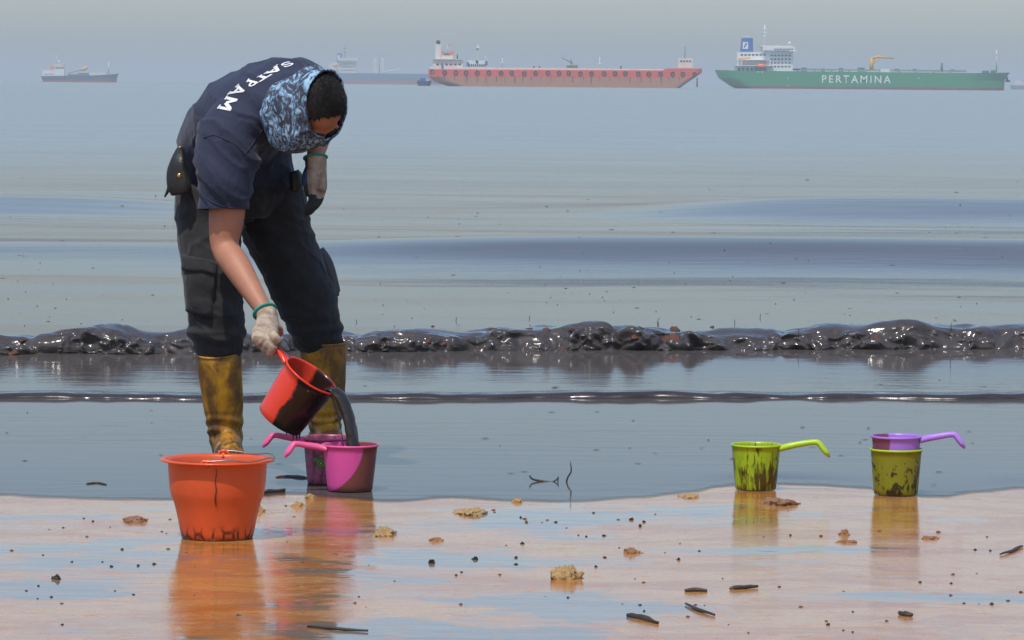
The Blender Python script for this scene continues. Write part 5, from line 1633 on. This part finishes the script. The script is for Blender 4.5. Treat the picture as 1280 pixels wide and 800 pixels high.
stick('driftwood_stick', 'dark twig in the water left of the rear pink dipper', [(345, 598, 0), (360, 597, 0), (374, 598, 0), (386, 599, 0)], 0.005)
stick('driftwood_stick', 'thin dark twig lying by the shore left of the bucket', [(108, 606, 0), (122, 605, 0), (133, 607, 0)], 0.003)

def twig():
    g = G(690, 603, 0); d = g.y
    def q(px, py, dd=0.0): return W(px, py, d + dd)
    t = thing('dry_twig', 'thin dry twig with upright end floating in the shallow water', 'twig', V((g.x, g.y, 0)))
    o = V((g.x, g.y, 0))
    def br(name, pts, r):
        add(name, mesh(*tube([p - o for p in pts], r, 8, 3)), TWIG, t)
    br('stem', [q(662, 594), q(665, 598.5), q(675, 601), q(688, 603), q(697, 604), q(700, 602.5)], [0.002, 0.0032, 0.0036, 0.0036, 0.003, 0.002])
    br('branch', [q(690, 602.6), q(695, 600), q(698, 596)], [0.0022, 0.0022, 0.001])
    br('branch', [q(696, 606), q(697.5, 600), q(698, 595)], [0.002, 0.002, 0.001])
    br('branch', [q(708, 602.5), q(710, 596), q(714, 589), q(713, 577)], [0.0028, 0.0026, 0.0024, 0.0012])
twig()

# tar balls and pebbles on the sand: share a few shapes
def scatter():
    r = random.Random(21)
    shapes = [lump_mesh(30 + i, 1, 0.85, 0.8, 12, 0.5) for i in range(5)]
    for m in shapes: m.materials.append(TAR)
    shapes2 = [lump_mesh(50 + i, 1, 0.9, 0.7, 12, 0.5) for i in range(4)]
    for m in shapes2: m.materials.append(CLUMP_O)
    def put(px, py, w, tar=True):
        p = G(px, py, 0)
        if p.y > shore_y(p.x) - 0.02: return
        s = w / 2 * p.y / FPX
        o = bpy.data.objects.new('tar_ball' if tar else 'sand_crumb', r.choice(shapes if tar else shapes2)); COL.objects.link(o)
        o.location = (p.x, p.y, sand_z(p.x, p.y)); o.scale = (s, s * r.uniform(.8, 1.3), s * r.uniform(.7, 1.1)); o.rotation_euler = (0, 0, r.uniform(0, 6))
        if tar: tag(o, 'small black tar ball lying on the wet sand', 'tar ball', 'tar balls scattered on the wet sand')
        else: tag(o, 'small orange crumb of oily sand on the beach', 'sand crumb', 'crumbs of oily sand on the beach')
    for px, py, w in ((153, 690, 7), (116, 653, 5), (139, 712, 7), (193, 709, 8), (173, 711, 6), (128, 706, 5), (90, 706, 5), (64, 751, 6), (48, 737, 6), (33, 743, 5), (78, 787, 6), (47, 753, 5), (167, 748, 6), (79, 661, 5),
                      (645, 700, 8), (645, 709, 7), (577, 719, 6), (570, 723, 6), (694, 688, 0), (756, 700, 8), (745, 712, 8), (789, 651, 10), (805, 654, 7), (800, 659, 7), (755, 671, 8), (695, 654, 6), (742, 642, 5), (651, 648, 8), (594, 702, 14),
                      (540, 707, 14), (653, 681, 9), (723, 670, 5), (733, 672, 5), (878, 743, 8), (1189, 734, 6), (1205, 760, 5), (1240, 761, 7), (1150, 733, 6), (1108, 784, 6), (974, 739, 6), (1066, 772, 6), (1035, 789, 7), (988, 672, 6),
                      (1026, 673, 6), (1219, 690, 6), (1238, 691, 6), (1276, 745, 8), (848, 703, 8), (710, 752, 6), (800, 762, 6), (805, 770, 7)):
        if w: put(px, py, w * 0.72)
    for _ in range(25):
        px, py = r.uniform(0, 1280), 640 + 160 * r.random() ** 0.8
        put(px, py, r.uniform(1.8, 3.8))
    for _ in range(45):
        px, py = r.uniform(0, 1280), 632 + 168 * r.random()
        put(px, py, r.uniform(2.5, 6), False)
scatter()

# leaves and husks caught in the oil wave
def wave_litter():
    r = random.Random(5)
    HUSK = mat_clump('brown_husk', (0.15, 0.055, 0.028)); DARK = mat_clump('oiled_husk', (0.09, 0.05, 0.035))
    bv = bvh_of(bpy.data.objects['oil_wave'].data)
    def on_wave(px, py):
        k = ray(px, py).normalized(); h = bv.ray_cast(CAM, k)
        return h[0] if h[0] is not None else G(px, py, 0.0)
    big = [(838, 424, 32, 20), (705, 438, 18, 8), (683, 412, 11, 9), (617, 411, 16, 5), (30, 424, 14, 7), (15, 441, 18, 7), (843, 412, 16, 12), (541, 409, 9, 5), (536, 426, 9, 6), (554, 429, 11, 4), (890, 410, 9, 8), (1093, 421, 12, 9), (793, 421, 14, 9), (716, 412, 16, 8), (661, 411, 10, 4)]
    for i, (px, py, w, h) in enumerate(big):
        p = on_wave(px, py); s = p.y / FPX
        o = add('husk', lump_mesh(70 + i, w * s / 2, w * s * .3, h * s * .55, 18, 0.4), HUSK if i % 3 != 1 else DARK); o.location = p - V((0, 0, h * s * .2)); o.rotation_euler = (r.uniform(-.4, .4), r.uniform(-.3, .3), r.uniform(0, 3))
        lab = {0: 'largest reddish brown husk in the oil wave, right of centre', 1: 'flat dark husk at the foot of the oil wave near the centre', 4: 'reddish husk in the oil wave at the far left', 5: 'dull brown husk at the foot of the oil wave by the left edge', 11: 'reddish husk in the oil wave above the nested dippers'}.get(i, 'small reddish brown husk half sunk in the oil wave')
        tag(o, lab, 'husk', 'husks floating in the oil wave')
    def sprig(px, py, dx, dy, rr=0.0024):
        p = on_wave(px, py); e = W(px + dx * .7, py + dy * .7, p.y)
        mid = lerpv(p, e, .5) + V((r.uniform(-.006, .006), 0, 0))
        o = add('stalk', mesh(*tube([V((0, 0, -0.01)), mid - p, e - p], [rr, rr * .8, rr * .4], 6, 3)), TWIG); o.location = p
        tag(o, 'thin dark stalk sticking up from the oil wave', 'stalk', 'stalks standing in the oil wave')
    for px, py, dx, dy in ((822, 406, 4, -13), (824, 408, -2, -10), (776, 424, -1, -16), (1190, 414, 0, -16), (918, 406, 0, -10), (570, 402, 2, -9), (663, 399, -2, -7), (446, 404, -3, -7), (950, 398, 1, -9), (998, 420, 2, -14), (1086, 424, 3, -12)):
        sprig(px, py, dx, dy)
wave_litter()

def floating_debris():
    """specks too small and too many to pick apart"""
    r = random.Random(11); vv, ff = [], []
    def chip(p, L, w, h, a):
        u = V((math.cos(a), math.sin(a), 0)) * L; v = V((-math.sin(a), math.cos(a), 0)) * w
        i = len(vv)
        vv.extend([p - u, p + v * r.uniform(.5, 1), p + u, p - v * r.uniform(.5, 1), p + V((r.uniform(-.3, .3) * L, 0, h))])
        ff.extend([(i, i + 1, i + 4), (i + 1, i + 2, i + 4), (i + 2, i + 3, i + 4), (i + 3, i, i + 4)])
    for _ in range(220):
        f = r.random()
        py = 185 + 225 * f ** 0.6; px = r.uniform(-60, 1340)
        p = G(px, py, 0.0); p.z = 0.004 + swell(p.x, p.y)
        s = p.y / FPX; long_ = r.random() < 0.28
        chip(p, s * (r.uniform(2, 5) if long_ else r.uniform(0.5, 1.2)), s * r.uniform(1, 4), s * r.uniform(.25, .8) if long_ else s * r.uniform(0.4, 1.3), r.uniform(-.15, .15))
    for _ in range(60):
        px, py = r.uniform(0, 1280), r.choice([r.uniform(455, 485), r.uniform(510, 610), r.uniform(510, 610)])
        p = G(px, py, 0.005); s = p.y / FPX
        if p.y < shore_y(p.x) + .1: continue
        chip(p, s * r.uniform(1, 7), s * r.uniform(1, 4), s * r.uniform(.3, 1.0), r.uniform(-.1, .1))
    o = add('floating_debris', mesh(vv, ff, False), TWIG)
    tag(o, 'specks and shreds of dark plant debris adrift on the water', 'debris', kind='stuff')
floating_debris()

# ================================================================== HAZE over the sea
def build_haze():
    vf = boxvf(-34000, 34000, -300, 43000, -4.0, 70.0)
    m = bpy.data.materials.new('sea_haze'); m.use_nodes = True
    nt = m.node_tree
    for n in list(nt.nodes):
        if n.type == 'BSDF_PRINCIPLED': nt.nodes.remove(n)
    pv = nt.nodes.new('ShaderNodeVolumePrincipled')
    pv.inputs['Color'].default_value = (0.80, 0.88, 0.91, 1); pv.inputs['Density'].default_value = 1.6e-4; pv.inputs['Anisotropy'].default_value = 0.0
    nt.links.new(pv.outputs[0], nt.nodes['Material Output'].inputs['Volume'])
    o = add('haze', mesh(*vf, smooth=False), m)
    tag(o, 'pale haze over the sea', kind='stuff')
build_haze()
